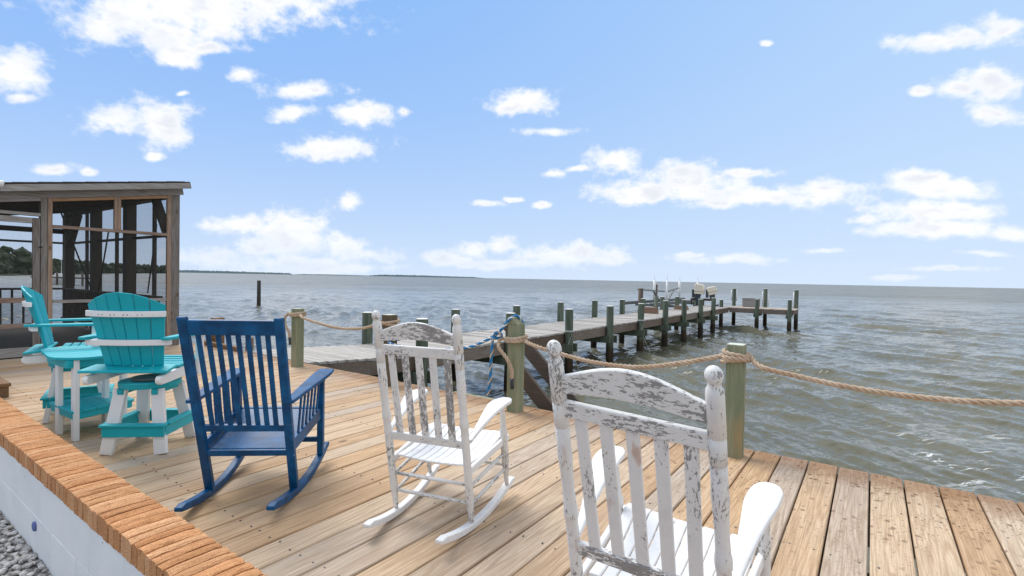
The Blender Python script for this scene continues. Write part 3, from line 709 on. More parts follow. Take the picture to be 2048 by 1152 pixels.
# things on the pier
t = thing('timber_block', 'reddish brown timber block lying on the pier beside a back piling', 'timber block', (-7.72, 20.8, .006))
MB().box(-.42, .42, -.12, .12, 0, .14).build('lower_beam', CRATE, t, bevel=.01); MB().box(-.40, .36, -.10, .10, .142, .26).build('upper_beam', CRATE, t, bevel=.01)
t = thing('timber_block', 'small brown timber block farther along the pier past the middle pilings', 'timber block', (-7.6, 25.0, .006))
MB().box(-.33, .33, -.12, .12, 0, .10).build('lower_beam', CRATE, t, bevel=.01); MB().box(-.27, .30, -.10, .10, .102, .18).build('upper_beam', CRATE, t, bevel=.01)
t = thing('storage_box', 'weathered grey wooden box standing on the L-shaped pier end', 'box', (-5.6, 31.5, .003))
for i in range(4): MB().box(-.46, .42, -.2, -.17, .01 + i * .115, .115 + i * .115).build('side_board', GREYH, t, bevel=.004)
MB().box(-.45, .41, -.168, .2, .01, .465).build('box_body', GREYH, t, bevel=.006); MB().box(-.48, .44, -.22, .22, .47, .5).build('lid', GREYH, t, bevel=.005)

# mooring pole, tall lift poles, curb stub posts
def single_pile(x, y, top, r, label, mat=PILE, cap=False, group=None, name='mooring_pole'):
    t = thing(name, label, 'pole', (x, y, WZ), 0, group)
    MB().lathe((0, 0, -1.2), (0, 0, top - WZ), [(0, r * 1.05), (.5, r), (1, r * .95)], 14).build('shaft', mat, t)
    MB().lathe((0, 0, top - WZ), (0, 0, top - WZ + .02), [(0, r * .96), (1, r * .85)], 14).build('pole_top', CAP if cap else DARKW, t)
single_pile(-40.3, 21.4, .80, .15, 'lone dark pole standing in the open water left of the pier', TAR)
single_pile(-8.75, 22.6, 1.0, .115, 'tall brown pole beside the pier at the near corner of the boat lift', DARKW, name='lift_pole', group='poles of the boat lift')
single_pile(-10.9, 30.6, 1.15, .12, 'tall brown pole beyond the boat lift behind the white pipe', DARKW, name='lift_pole', group='poles of the boat lift')
t = thing('stub_post', 'short brown square post at the deck corner by the screened porch', 'post', (-10.2, 4.62, 0))
MB().box(-.095, .095, -.09, .09, -1.9, .50).build('timber', BROWNB, t, bevel=.006)
t = thing('stub_post', 'small low brown post at the deck edge behind the blue chair', 'post', (-9.0, 4.62, 0))
MB().box(-.05, .05, -.05, .05, -1.9, .22).build('timber', BROWNB, t, bevel=.005)

# boat lift
bl = thing('boat_lift', 'dark boat lift with four white guide poles on the far side of the pier', 'boat lift', (-9.8, 29.0, 0))
BO = Vector((-9.8, 29.0, 0))
def B_(x, y, z): return Vector((x, y, z)) - BO
MB().bar(B_(-9.0, 24.6, .18), B_(-9.0, 33.5, .18), .12, .16).build('cradle_beam', STEEL, bl)
MB().bar(B_(-10.6, 25.0, .18), B_(-10.6, 35.5, .18), .12, .16).build('cradle_beam', STEEL, bl)
for yy in (27.4, 32.2): MB().bar(B_(-10.9, yy, .03), B_(-8.7, yy, .03), .1, .12).build('cross_beam', STEEL, bl)
for (x, y, r) in ((-8.98, 26.95, .05), (-8.98, 32.8, .055), (-10.58, 29.5, .075), (-10.58, 34.3, .075)):
    o = MB().lathe(B_(x, y, .1), B_(x, y, 1.42), [(0, r), (1, r)], 10).build('guide_pole', PVC, bl)
    MB().lathe(B_(x, y, 1.42), B_(x, y, 1.78), [(0, .012), (1, .008)], 6).build('pole_whip', PVC, o)
for a, b in (((-9.9, 25.2, .92), (-9.9, 29.2, .78)), ((-9.6, 29.0, .80), (-9.8, 31.6, .98)), ((-9.8, 27.2, .8), (-9.8, 28.2, .25)), ((-9.8, 30.6, .85), (-9.8, 29.6, .25))):
    MB().bar(B_(*a), B_(*b), .09, .06).build('lift_arm', STEEL, bl)
MB().box(-.35, .35, -.4, .6, .26, .36).build('drive_box', STEEL, bl, bevel=.02)
for i in range(4):
    MB().lathe(B_(-9.0 - .05 * i, 28.6 + i * .5, .34), B_(-9.0 - .05 * i, 28.95 + i * .5, .36), [(0, .07), (.5, .1), (1, .07)], 10).build('cable_winder', STEEL, bl)
for (x, y) in ((-8.75, 24.7), (-8.8, 31.6)):
    MB().lathe(B_(x, y, -2.6), B_(x, y, .62), [(0, .11), (1, .10)], 12).build('lift_piling', PILE, bl)
# outboard motors
def outboard(x, y, z, rz, tilt, label, hs=1.0):
    t = thing('outboard_motor', label, 'outboard motor', (x, y, z), rz)
    out = [(-.26, 0), (-.26, .40 * hs), (-.18, .48 * hs), (.14, .45 * hs), (.25, .40 * hs), (.27, .12), (.22, 0)]
    m = MB(); m.prism(out, lambda a, b: (a, -.17, b), lambda a, b: (a, .17, b)); m.build('cowling', CREAM, t, bevel=.05, seg=3, rot=(0, tilt, 0))
    m = MB(); m.prism([(-.27, .155), (.26, .155), (.26, .175), (-.27, .175)], lambda a, b: (a, -.174, b), lambda a, b: (a, .174, b)); m.build('cowl_seam', MOTORD, t, rot=(0, tilt, 0))
    m = MB(); m.prism([(-.24, 0), (.1, 0), (.02, -.35), (-.02, -.62), (-.14, -.62), (-.2, -.3)], lambda a, b: (a, -.06, b), lambda a, b: (a, .06, b)); m.build('midsection', MOTORD, t, bevel=.02, rot=(0, tilt, 0))
    m = MB(); m.box(-.40, -.25, -.11, .11, -.20, .28); m.build('bracket', MOTORD, t, bevel=.02)
    m = MB(); m.prism([(-.3, -.62), (.14, -.60), (.14, -.72), (-.1, -.76), (-.3, -.70)], lambda a, b: (a, -.05, b), lambda a, b: (a, .05, b)); m.build('gearcase', MOTORD, t, bevel=.02, rot=(0, tilt, 0))
outboard(-8.22, 30.4, .66, .0, .0, 'cream outboard motor on the left, upright beside a white pole', 1.3)
outboard(-7.52, 30.7, .66, .3, -.28, 'cream outboard motor on the right, tilted up behind the pier')
pv = thing('motor_rack', 'dark rack at the far side of the pier holding the two outboard motors', 'rack', (-7.95, 30.75, .002))
MB().bar((-.85, 0, .34), (.45, 0, .34), .05, .13).build('cross_bar', DARKW, pv)
for xx in (-.8, -.1, .4): MB().bar((xx, 0, 0), (xx, 0, .274), .06, .05, up=(0, 1, 0)).build('rack_leg', DARKW, pv)

# ------------------------------------------------------------------ rocking chairs
def lerp(a, b, t): return a + (b - a) * t
def rocker_mesh(x0, x1, q, w, th, yc=.10):
    kr = (q['zr']) / (q['yr'] - yc) ** 2; kf = (q['zf']) / (q['yf'] - yc) ** 2; st_ = []
    N = 18
    for i in range(N + 1):
        y = lerp(q['yr'], q['yf'], i / N); zb = (kr if y < yc else kf) * (y - yc) ** 2; xx = lerp(x0, x1, i / N)
        tt = th * (1 if i not in (0, N) else .55)
        st_.append([(xx - w / 2, y, zb), (xx + w / 2, y, zb), (xx + w / 2, y, zb + tt), (xx - w / 2, y, zb + tt)])
    return MB().strip(st_)
def arm_mesh(sgn, p_r, p_f, wr, wf, th, round_n=5):
    """paddle arm seen from above, narrow at the back post, broad and rounded in front"""
    pr, pf = Vector(p_r), Vector(p_f); st_ = []
    N = 22
    for i in range(N + 1):
        f = i / N; y = lerp(pr.y, pf.y, f); s = f * f * (3 - 2 * f)
        z = lerp(pr.z - .015, pf.z, min(1, math.sin(min(1, f * 1.25) * PI / 2) ** 1.3)); xc = lerp(pr.x, pf.x, s ** .8)
        w = lerp(wr, wf, min(1, max(0, (f - .1) / .55)) ** 1.2)
        if f > .80: w *= math.sqrt(max(.10, 1 - ((f - .80) / .212) ** 2))
        st_.append([(xc - w / 2, y, z - th / 2), (xc + w / 2, y, z - th / 2), (xc + w / 2, y, z + th / 2), (xc - w / 2, y, z + th / 2)])
    return MB().strip(st_)
def turned(L, r, kind):
    # long post with beads and a slimmer baluster section, ball finial on top
    if kind == 'rear':
        pr = [(0, .011), (.03, .0145), (.12, .0215), (.16, .0215), (.30, .0210), (.44, .0212), (.47, .0205), (.476, .0240), (.492, .0245), (.508, .0235), (.514, .0215), (.56, .0200), (.62, .0212), (.655, .0240), (.675, .0245), (.69, .0228), (.75, .0230), (.7515, .0212), (.7545, .0212), (.756, .0238), (.82, .0238), (.8215, .0220), (.8245, .0220), (.826, .0243), (.925, .0243), (.940, .0228), (.948, .0180), (.951, .0175)]
        top = []
        for i in range(9):
            an = -PI / 2 + .75 + (PI - .75) * i / 8; top.append((.974 + .0235 * math.sin(an), max(.0015, .0238 * math.cos(an))))
        return [(a, b * r) for a, b in pr + top]
    return [(0, .012 * r), (.08, .014 * r), (.25, .021 * r), (.36, .022 * r), (.5, .022 * r), (.6, .019 * r), (.64, .0235 * r), (.68, .0235 * r), (.72, .017 * r), (.8, .0165 * r), (.92, .014 * r), (1, .012 * r)]
def white_chair(q, loc, rz, label, near):
    t = thing('rocking_chair', label, 'rocking chair', (loc[0], loc[1], 0), rz, 'white slatted rocking chairs')
    k, kx = q.get('k', 0), q.get('kx', 0)
    def rack(o):
        if k or kx:
            for v in o.data.vertices: x, z = v.co.x, v.co.z; v.co.x = x + kx * z; v.co.z = z - k * x * z
        return o
    def lp(f, sg): return Vector((sg * lerp(q['wb'], q['wt'], f), lerp(q['yb'], q['yt'], f), lerp(q['zb'], q['ht'], f)))
    back = Vector((0, q['yt'] - q['yb'], q['ht'] - q['zb'])).normalized(); fwd = Vector((0, back.z, -back.y))
    L = (lp(1, 1) - lp(0, 1)).length
    for sg in (-1, 1):
        rack(MB().lathe(lp(0, sg), lp(1.026, sg), turned(L, 1.0, 'rear'), 18).build('rear_post', WP_V2 if near else WP_V1, t))
        fp = Vector((sg * q['wf'], q['yp'], q['zp'] - .01)); ft = Vector((sg * q['wa'] * .97, q['ya'] - .07, q['za'] - .012))
        rack(MB().lathe(fp, ft, turned(1, 1.0, 'front'), 14).build('front_post', WP_V1, t))
        rack(rocker_mesh(sg * q['wr'], sg * q['wf'], q, .042, .036).build('rocker', WP_Y1, t, bevel=.006, seg=2))
        ar = lp(q['tar'], sg) + Vector((sg * .012, .018, 0))
        rack(arm_mesh(sg, ar, (sg * q['wa'], q['ya'], q['za']), .028, .105, .022).build('armrest', WP_Y1, t, bevel=.007, seg=2))
        # seat side rail and side stretchers
        a = lp((q['zsr'] - .012 - q['zb']) / (q['ht'] - q['zb']), sg); b = Vector((sg * q['wf'], q['yp'] - .0, q['zsf'] - .03))
        rack(MB().bar(a, b, .022, .04).build('seat_rail', WP_Y1, t, bevel=.003))
        for zz, z2 in ((.245, .30), (.14, .20)):
            f = (zz - q['zb']) / (q['ht'] - q['zb']); rack(MB().lathe(lp(f, sg), (sg * q['wf'], q['yp'], z2), [(0, .009), (.5, .0115), (1, .009)], 10).build('side_stretcher', WP_Y2, t))
    for zz in (.26, .155):
        f = (zz - q['zb']) / (q['ht'] - q['zb']); rack(MB().lathe(lp(f, -1), lp(f, 1), [(0, .009), (.5, .0115), (1, .009)], 10).build('rear_stretcher', WP_H2, t))
        rack(MB().lathe((-q['wf'], q['yp'], zz + .05), (q['wf'], q['yp'], zz + .05), [(0, .009), (.5, .0115), (1, .009)], 10).build('front_stretcher', WP_H2, t))
    rack(MB().bar((-q['wf'], q['yp'], q['zsf'] - .03), (q['wf'], q['yp'], q['zsf'] - .03), .022, .04).build('seat_front_rail', WP_H1, t, bevel=.003))
    # back rails
    def rail(name, f, hgt, th, mat):
        a, b = lp(f, -1), lp(f, 1); return rack(MB().bar(a, b, th, hgt, up=back).build(name, mat, t, bevel=.003))
    rail('back_rail', q['t2'], .052, .022, WP_H3 if near else WP_H1)
    rail('lower_back_rail', q['tl'], .045, .022, WP_H3 if near else WP_H1)
    f0 = q['tc'] - .028; a, b = lp(f0, -1), lp(f0, 1); n = 16; poly = []
    wd = (b - a).length
    for i in range(n + 1):
        u = i / n; poly.append(((u - .5) * wd, .022 * math.sin(PI * u)))
    for i in range(n, -1, -1):
        u = i / n; s = math.sin(PI * u) ** 1.25; poly.append(((u - .5) * wd, .056 + .058 * s))
    mid = (a + b) / 2
    rack(MB().prism(poly, lambda x, z: mid + Vector((x, 0, 0)) + back * z - fwd * .011, lambda x, z: mid + Vector((x, 0, 0)) + back * z + fwd * .011)  .build('crest_rail', WP_H3 if near else WP_H2, t, bevel=.003))
    pa, pb = lp(q['tl'], 1), lp(q['t2'], 1)
    for i in range(5):
        u = (i - 2) * .0825
        a = Vector((u * .96, pa.y, pa.z)) + back * .022; b = Vector((u * 1.0, pb.y, pb.z)) - back * .026
        wear = [WP_V1, WP_V2, WP_V3, WP_V2, WP_V3] if not near else [WP_V1, WP_V1, WP_V1, WP_V1, WP_V2]
        if not near: wear = [WP_V1, WP_V3, WP_V3, WP_V2, WP_V3]
        rack(MB().bar(a, b, .040, .012, up=(0, -1, 0)).build('back_slat', wear[i], t, bevel=.002))
    # scooped seat of lengthwise slats
    ns = 10; N = 9
    for i in range(ns):
        u0, u1 = (i + .04) / ns, (i + .96) / ns; st_ = []
        for j in range(N + 1):
            f = j / N; y = lerp(q['ysr'], q['ysf'], f); z = lerp(q['zsr'], q['zsf'], f) - .026 * math.sin(PI * min(1, f * 1.05)) + .018 + (-.018 if f > .95 else 0)
            W_ = lerp(q['wsr'], q['wsf'] * 1.06, f); x0, x1 = lerp(-W_, W_, u0), lerp(-W_, W_, u1)
            bow = -.012 * math.cos(PI * ((u0 + u1) / 2 - .5))
            st_.append([(x0, y, z + bow - .012), (x1, y, z + bow - .012), (x1, y, z + bow), (x0, y, z + bow)])
        rack(MB().strip(st_).build('seat_slat', WP_Y1, t, bevel=.0025))
    return t
q1 = dict(wt=.234, yt=-.224, ht=1.153, wb=.236, yb=0, zb=.039, t2=.838, tl=.403, tc=.904, wr=.208, yr=-.32, zr=.073, wf=.269, yf=.545, zf=.08, yp=.445, zp=.095, wa=.285, ya=.385, za=.631, tar=.43, wsr=.215, ysr=-.03, zsr=.345, wsf=.243, ysf=.465, zsf=.410)
white_chair(q1, (-1.955, 2.03), .268, 'white rocking chair in the middle of the deck, paint peeling off its back slats', False)
q2 = dict(q1, wt=.232, yt=-.25, ht=1.136, wb=.238, zb=.045, t2=.830, tl=.392, tc=.900, wa=.29, ya=.44, za=.635, tar=.41, k=.05, kx=-.019)
white_chair(q2, (-.544, 1.594), .039, 'nearest white rocking chair at the right, wide armrests, cut off by the bottom edge', True)

def blue_chair():
    q = dict(wt=.258, yt=-.302, ht=1.118, wb=.25, yb=0, zb=.03, wr=.241, yr=-.356, zr=.06, wf=.277, yf=.586, zf=.115, yp=.444, zp=.098, wa=.305, ya=.345, za=.683)
    t = thing('rocking_chair', 'blue painted rocking chair with a straight slatted back', 'rocking chair', (-3.075, 1.606, 0), .696)
    def lp(f, sg): return Vector((sg * lerp(q['wb'], q['wt'], f), lerp(q['yb'], q['yt'], f), lerp(q['zb'], q['ht'], f)))
    back = Vector((0, q['yt'], q['ht'] - q['zb'])).normalized()
    for sg in (-1, 1):
        MB().bar(lp(0, sg), lp(.985, sg), .050, .034, up=(0, 1, 0)).build('rear_post', BLUE, t, bevel=.005, seg=2)
        a = lp(.985, sg); MB().lathe(a + Vector((-.025, 0, 0)), a + Vector((.025, 0, 0)), [(0, .014), (.08, .017), (.92, .017), (1, .014)], 12).build('post_cap', BLUE, t)
        MB().bar((sg * q['wf'], q['yp'], q['zp']), (sg * q['wf'] * 1.02, q['yp'] - .03, q['za'] - .014), .042, .042, up=(0, 1, 0)).build('front_post', BLUE, t, bevel=.004)
        rocker_mesh(sg * q['wr'], sg * q['wf'], q, .046, .042).build('rocker', BLUE, t, bevel=.006, seg=2)
        ar = lp((q['za'] - .065 - q['zb']) / (q['ht'] - q['zb']), sg) + Vector((sg * .02, -.02, 0))
        pr = ar; pf = Vector((sg * q['wa'], q['ya'] + .14, q['za'])); st_ = []
        for i in range(9):
            f = i / 8; w = lerp(.055, .112, min(1, f * 1.25)); c = pr.lerp(pf, f)
            if i == 8: w *= .86
            st_.append([(c.x - w / 2, c.y, c.z - .011), (c.x + w / 2, c.y, c.z - .011), (c.x + w / 2, c.y, c.z + .011), (c.x - w / 2, c.y, c.z + .011)])
        MB().strip(st_).build('armrest', BLUE, t, bevel=.005, seg=2)
        m = MB(); xx = sg * q['wf'] * 1.02; m.prism([(0, 0), (.055, 0), (.05, -.05), (.02, -.085), (0, -.09)], lambda a, b: (xx - .012, q['yp'] - .008 + a, q['za'] - .013 + b), lambda a, b: (xx + .012, q['yp'] - .008 + a, q['za'] - .013 + b)); m.build('arm_corbel', BLUE, t, bevel=.003)
        a = lp(.265, sg); b = Vector((sg * q['wf'], q['yp'], .40)); MB().bar(a, b, .026, .075).build('seat_rail', BLUE, t, bevel=.003)
        for i in range(6):
            f = .22 + i * .12; base = a.lerp(b, f) + Vector((0, 0, .038)); top = pr.lerp(pf, (base.y - pr.y) / (pf.y - pr.y)) - Vector((0, 0, .012)); top.x = lerp(base.x, top.x, .7)
            MB().bar(base, top, .024, .010, up=(1, 0, 0)).build('side_spindle', BLUE, t, bevel=.002)
    MB().bar(lp(.945, -1), lp(.945, 1), .024, .088, up=back).build('top_rail', BLUE, t, bevel=.004)
    MB().bar(lp(.385, -1), lp(.385, 1), .024, .042, up=back).build('lower_back_rail', BLUE, t, bevel=.003)
    MB().bar(lp(.236, -1), lp(.236, 1), .024, .040, up=back).build('rear_apron', BLUE, t, bevel=.003)
    MB().bar((-q['wf'], q['yp'], .39), (q['wf'], q['yp'], .39), .024, .07).build('front_apron', BLUE, t, bevel=.003)
    MB().bar((-q['wf'], q['yp'], .2), (q['wf'], q['yp'], .2), .02, .035).build('front_stretcher', BLUE, t, bevel=.003)
    pa, pb = lp(.385, 1), lp(.945, 1)
    for i in range(8):
        u = (i - 3.5) * .0535; a = Vector((u * .97, pa.y, pa.z)) + back * .019; b = Vector((u, pb.y, pb.z)) - back * .042
        MB().bar(a, b, .027, .012, up=(0, -1, 0)).build('back_slat', BLUE, t, bevel=.002)
    st_ = []
    for j in range(8):
        f = j / 7; y = lerp(-.075, .47, f); z = lerp(.312, .432, f) - .018 * math.sin(PI * f); W_ = lerp(.226, .262, f)
        st_.append([(-W_, y, z - .016), (W_, y, z - .016), (W_, y, z), (-W_, y, z)])
    MB().strip(st_).build('seat', BLUE, t, bevel=.004)
blue_chair()

# ------------------------------------------------------------------ tall teal and white chairs
def teal_chair(loc, rz, label):
    t = thing('counter_chair', label, 'chair', (loc[0], loc[1], 0), rz, 'tall teal and white chairs')
    # base
    for sx in (-1, 1):
        for sy in (-1, 1):
            y0 = -.2 if sy < 0 else .225
            m = MB(); m.bar((sx * .190, y0, 0), (sx * .128, sy * .135, .475), .088, .036, up=(sx * .0 + 0, 1, 0), w2=.088); m.build('leg', WPOLY, t, bevel=.005, seg=2)
    zc = .17
    for (a, b, up) in (((-.215, -.205, zc), (.215, -.205, zc), 0), ((-.215, .235, zc), (.215, .235, zc), 0), ((-.205, -.19, zc), (-.205, .22, zc), 1), ((.205, -.19, zc), (.205, .22, zc), 1)):
        m = MB(); m.bar(a, b, .026, .075); m.build('foot_rail', TEAL, t, bevel=.003)
        a2 = Vector(a) + Vector((0, 0, .049)); b2 = Vector(b) + Vector((0, 0, .049)); m = MB(); m.bar(a2, b2, .060, .020, p_ext=.012 if up == 0 else -.022); m.build('foot_rest', TEAL, t, bevel=.006, seg=2)
    oct_ = [(.205 * math.cos(2 * PI * (i + .5) / 20), .205 * math.sin(2 * PI * (i + .5) / 20)) for i in range(20)]
    MB().prism(oct_, lambda x, y: (x, y, .480), lambda x, y: (x, y, .522)).build('swivel_plate', TEAL, t, bevel=.004)
    for sg in (-1, 1): MB().bar((sg * .12, -.17, .458), (sg * .12, .17, .458), .04, .042).build('plate_cleat', TEAL, t, bevel=.003)
    MB().lathe((0, 0, .523), (0, 0, .545), [(0, .12), (1, .12)], 20).build('swivel_bearing', STEEL, t)
    # seat rails: rounded tail at the back, higher in front
    for sg in (-1, 1):
        poly = [(-.345, .560), (-.35, .585), (-.335, .607), (-.1, .628), (.20, .640), (.235, .66), (.25, .60), (.235, .56), (.1, .553), (-.25, .545), (-.32, .545)]
        x0, x1 = sg * .225, sg * .262
        MB().prism(poly, lambda y, z: (x0, y, z), lambda y, z: (x1, y, z)).build('seat_rail', WPOLY, t, bevel=.006, seg=2)
    for i in range(6):
        y0 = -.115 + i * .062; z = .640 + (i - 1) * .004 - .008 * math.sin(PI * (i + .5) / 6)
        MB().box(-.268, .268, y0, y0 + .054, z, z + .02).build('seat_slat', TEAL, t, bevel=.004)
    m = MB(); m.box(-.268, .268, .258, .276, .585, .665); m.build('front_slat', TEAL, t, bevel=.004)
    poly = [(-.30, -.335), (.30, -.335), (.285, -.17), (-.285, -.17)]
    MB().prism(poly, lambda x, y: (x, y, .6475 + (y + .17) * .12), lambda x, y: (x, y, .668 + (y + .17) * .12)).build('rear_seat_board', TEAL, t, bevel=.005)
    # fan back
    n = 6; zb, zt_side, zt = .664, 1.118, 1.212
    def bk(u, z):  # u in -1..1 across, z height -> position on the back surface
        f = (z - zb) / (zt - zb); W_ = lerp(.205, .272, min(1, f * 1.12)); x = u * W_
        y = lerp(-.20, -.305, f) - .085 * (1 - u * u) * (.35 + .65 * f)
        return Vector((x, y, z))
    for i in range(n):
        u0 = -1 + 2 * (i + .03) / n; u1 = -1 + 2 * (i + .97) / n; st_ = []
        for j in range(9):
            f = j / 8; pts = []
            for u in (u0, u1):
                ztop = zt_side + (zt - zt_side) * math.cos(u * PI / 2) ** .9; pts.append(bk(u, lerp(zb, ztop, f)))
            a, b = pts; nrm = Vector((b.y - a.y, -(b.x - a.x), 0)).normalized() * .018
            st_.append([a, b, b - nrm, a - nrm])
        MB().strip(st_).build('back_slat', TEAL, t, bevel=.004)
    def bow(z, ext, hgt, thick, name, mat, yo=0.0):
        st_ = []
        for j in range(13):
            u = -1 + 2 * j / 12; p = bk(u * 1.0, z); p.x *= ext; o = Vector((0, -.003 + yo, 0))
            st_.append([p + o + Vector((0, -thick, -hgt / 2)), p + o + Vector((0, 0, -hgt / 2)), p + o + Vector((0, 0, hgt / 2)), p + o + Vector((0, -thick, hgt / 2))])
        MB().strip(st_).build(name, mat, t, bevel=.004)
    bow(1.055, 1.03, .042, .030, 'upper_back_rail', WPOLY)
    ms = MB()
    for j in range(6):
        for du in (-.05, .05):
            p = bk(-1 + (2 * j + 1) / 6 + du, 1.055); ms.lathe(p + Vector((0, -.033, -.004)), p + Vector((0, -.0345, -.004)), [(0, .004), (1, .004)], 8)
    ms.build('rail_screws', MOTORD, t)
    bow(.845, 1.24, .040, .045, 'lower_back_rail', WPOLY)
    for sg in (-1, 1):
        st_ = []
        for i in range(9):
            f = i / 8; y = lerp(-.33, .22, f); xc = sg * lerp(.275, .318, f); w = lerp(.06, .10, min(1, f * 1.5)) * (.8 if i in (0, 8) else 1)
            st_.append([(xc - w / 2, y, .866), (xc + w / 2, y, .866), (xc + w / 2, y, .888), (xc - w / 2, y, .888)])
        MB().strip(st_).build('armrest', TEAL, t, bevel=.006, seg=2)
        m = MB(); m.box(sg * .283 - .016, sg * .283 + .016, .12, .20, .535, .864); m.build('arm_support', WPOLY, t, bevel=.004)
        m = MB(); m.lathe((sg * .30, .16, .58), (sg * .304, .16, .58), [(0, .008), (1, .008)], 10); m.build('bolt', STEEL, t)
    return t
teal_chair((-4.57, 1.578), .72, 'tall teal and white chair turned away, fan back nearest the blue rocking chair')
teal_chair((-6.057, 1.501), -.326, 'far left tall teal and white chair seen side-on behind the small table')

tt = thing('side_table', 'small teal side table with white legs between the two tall teal chairs', 'table', (-5.4, 1.42, 0))
def T_(x, y): return (x + 5.4, y - 1.42)
def rounded(poly, r, n=5):
    out = []; N = len(poly)
    for i in range(N):
        p0, p, p2 = Vector(poly[i - 1]), Vector(poly[i]), Vector(poly[(i + 1) % N]); a = p + (p0 - p).normalized() * min(r, (p0 - p).length * .45); b = p + (p2 - p).normalized() * min(r, (p2 - p).length * .45)
        for k in range(n + 1):
            u = k / n; out.append(tuple((a * (1 - u) ** 2 + p * 2 * u * (1 - u) + b * u * u)[:2]))
    return out
top = [T_(*p) for p in ((-5.93, 1.20), (-5.22, 1.12), (-5.02, 1.32), (-5.22, 1.78), (-5.62, 1.74), (-5.90, 1.45))]
# top boards: the outline is cut into strips running across the table
rt = rounded(top, .14)
def clip(poly, x0, x1):
    def half(pl, c, keep):
        out = []
        for i in range(len(pl)):
            a, b = pl[i - 1], pl[i]; ia, ib = keep(a[0] - c), keep(b[0] - c)
            if ia != ib: u = (c - a[0]) / (b[0] - a[0]); out.append((c, a[1] + (b[1] - a[1]) * u))
            if ib: out.append(b)
        return out
    return half(half(poly, x0, lambda d: d >= 0), x1, lambda d: d <= 0)
xs_ = [p[0] for p in rt]; nb = 6
for i in range(nb):
    a = lerp(min(xs_), max(xs_), i / nb) + .002; b = lerp(min(xs_), max(xs_), (i + 1) / nb) - .002; pl = clip(rt, a, b)
    if len(pl) > 2: MB().prism(pl, lambda x, y: (x, y, .650), lambda x, y: (x, y, .672)).build('top_board', TEAL, tt, bevel=.003)
ap = rounded([T_(*p) for p in ((-5.66, 1.19), (-5.12, 1.20), (-5.16, 1.64), (-5.58, 1.64))], .05)
MB().prism(ap, lambda x, y: (x, y, .585), lambda x, y: (x, y, .6495)).build('apron', TEAL, tt, bevel=.003)
MB().bar((*T_(-5.70, 1.225), .628), (*T_(-5.12, 1.225), .628), .03, .042).build('top_cleat', TEAL, tt, bevel=.003)
for (x, y) in ((-5.468, 1.235), (-5.150, 1.262), (-5.496, 1.555), (-5.19, 1.59)):
    a = T_(x, y); MB().box(a[0] - .040, a[0] + .040, a[1] - .018, a[1] + .018, 0, .649).build('leg', WPOLY, tt, bevel=.004)
    m = MB(); m.lathe((a[0], a[1] - .0185, .60), (a[0], a[1] - .0215, .60), [(0, .009), (1, .009)], 10); m.build('bolt', STEEL, tt)
sh = rounded([T_(*p) for p in ((-5.66, 1.205), (-5.105, 1.235), (-5.25, 1.70), (-5.66, 1.68))], .035)
ys_ = [p[1] for p in sh]
def swap(pl): return [(b, a) for a, b in pl]
for i in range(5):
    a = lerp(min(ys_), max(ys_), i / 5) + .0015; b = lerp(min(ys_), max(ys_), (i + 1) / 5) - .0015; pl = swap(clip(swap(sh), a, b))
    if len(pl) > 2: MB().prism(pl, lambda x, y: (x, y, .222), lambda x, y: (x, y, .240)).build('shelf_board', TEAL, tt, bevel=.002)
shi = [(x * .96, y * .95) for x, y in sh]
MB().prism(shi, lambda x, y: (x, y, .170), lambda x, y: (x, y, .2215)).build('shelf_apron', TEAL, tt, bevel=.003)

# ------------------------------------------------------------------ screened porch
cb = thing('screened_porch', 'weathered grey screened porch with a sloping roof at the left end of the deck', 'porch', (-10.6, 4.0, 0))
CO = Vector((-10.6, 4.0, 0))
def cbox(name, x0, x1, y0, y1, z0, z1, mat, bevel=.003, parent=None):
    m = MB(); m.box(x0 + 10.6, x1 + 10.6, y0 - 4, y1 - 4, z0, z1); return m.build(name, mat, parent or cb, bevel=bevel)
SL = .172
def zt_(y): return 2.86 + SL * (y - 4.0)          # underside line of the roof, rising towards the water
def sbar(name, x, y0, y1, dz, w, hgt, mat):     # bar following the roof slope at facade
    m = MB(); m.bar((x + 10.6, y0 - 4, zt_(y0) + dz), (x + 10.6, y1 - 4, zt_(y1) + dz), w, hgt); return m.build(name, mat, cb, bevel=.003)
cbox('corner_post', -10.70, -10.56, 3.962, 4.10, 0, zt_(4.03) - .02, GREYV)
cbox('trim_stile', -10.62, -10.555, 3.895, 3.960, .10, 2.80, TANV)
cbox('trim_stile', -10.62, -10.552, 2.245, 2.300, .02, 2.53, TANV)
cbox('stud', -10.70, -10.56, 2.165, 2.243, .0, 2.52, GREYV)
cbox('trim_mullion', -10.62, -10.555, 3.10, 3.145, 2.073, 2.655, TANV)
cbox('trim_mullion', -10.62, -10.555, 3.149, 3.195, 2.073, 2.66, TANV)
cbox('trim_rail', -10.62, -10.555, 2.302, 3.893, 2.02, 2.071, TANM)
cbox('trim_rail', -10.62, -10.555, 2.302, 3.893, .83, .88, GREYH)
cbox('sill_rail', -10.64, -10.55, 2.302, 3.893, .0, .10, GREYH)
sbar('top_trim', -10.59, 2.302, 3.893, -.105, .06, .05, TANH)
sbar('top_trim', -10.59, .9, 2.16, -.09, .06, .05, GREYH)
sbar('fascia_board', -10.57, -1.2, 4.15, -.015, .05, .12, GREYH)
sbar('eave_board', -10.36, -1.2, 4.20, .075, .04, .10, GREYH)
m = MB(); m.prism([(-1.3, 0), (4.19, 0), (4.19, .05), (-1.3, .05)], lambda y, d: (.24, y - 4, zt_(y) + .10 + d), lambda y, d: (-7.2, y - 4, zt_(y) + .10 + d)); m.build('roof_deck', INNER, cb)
rs_ = random.Random(2); y = -1.33
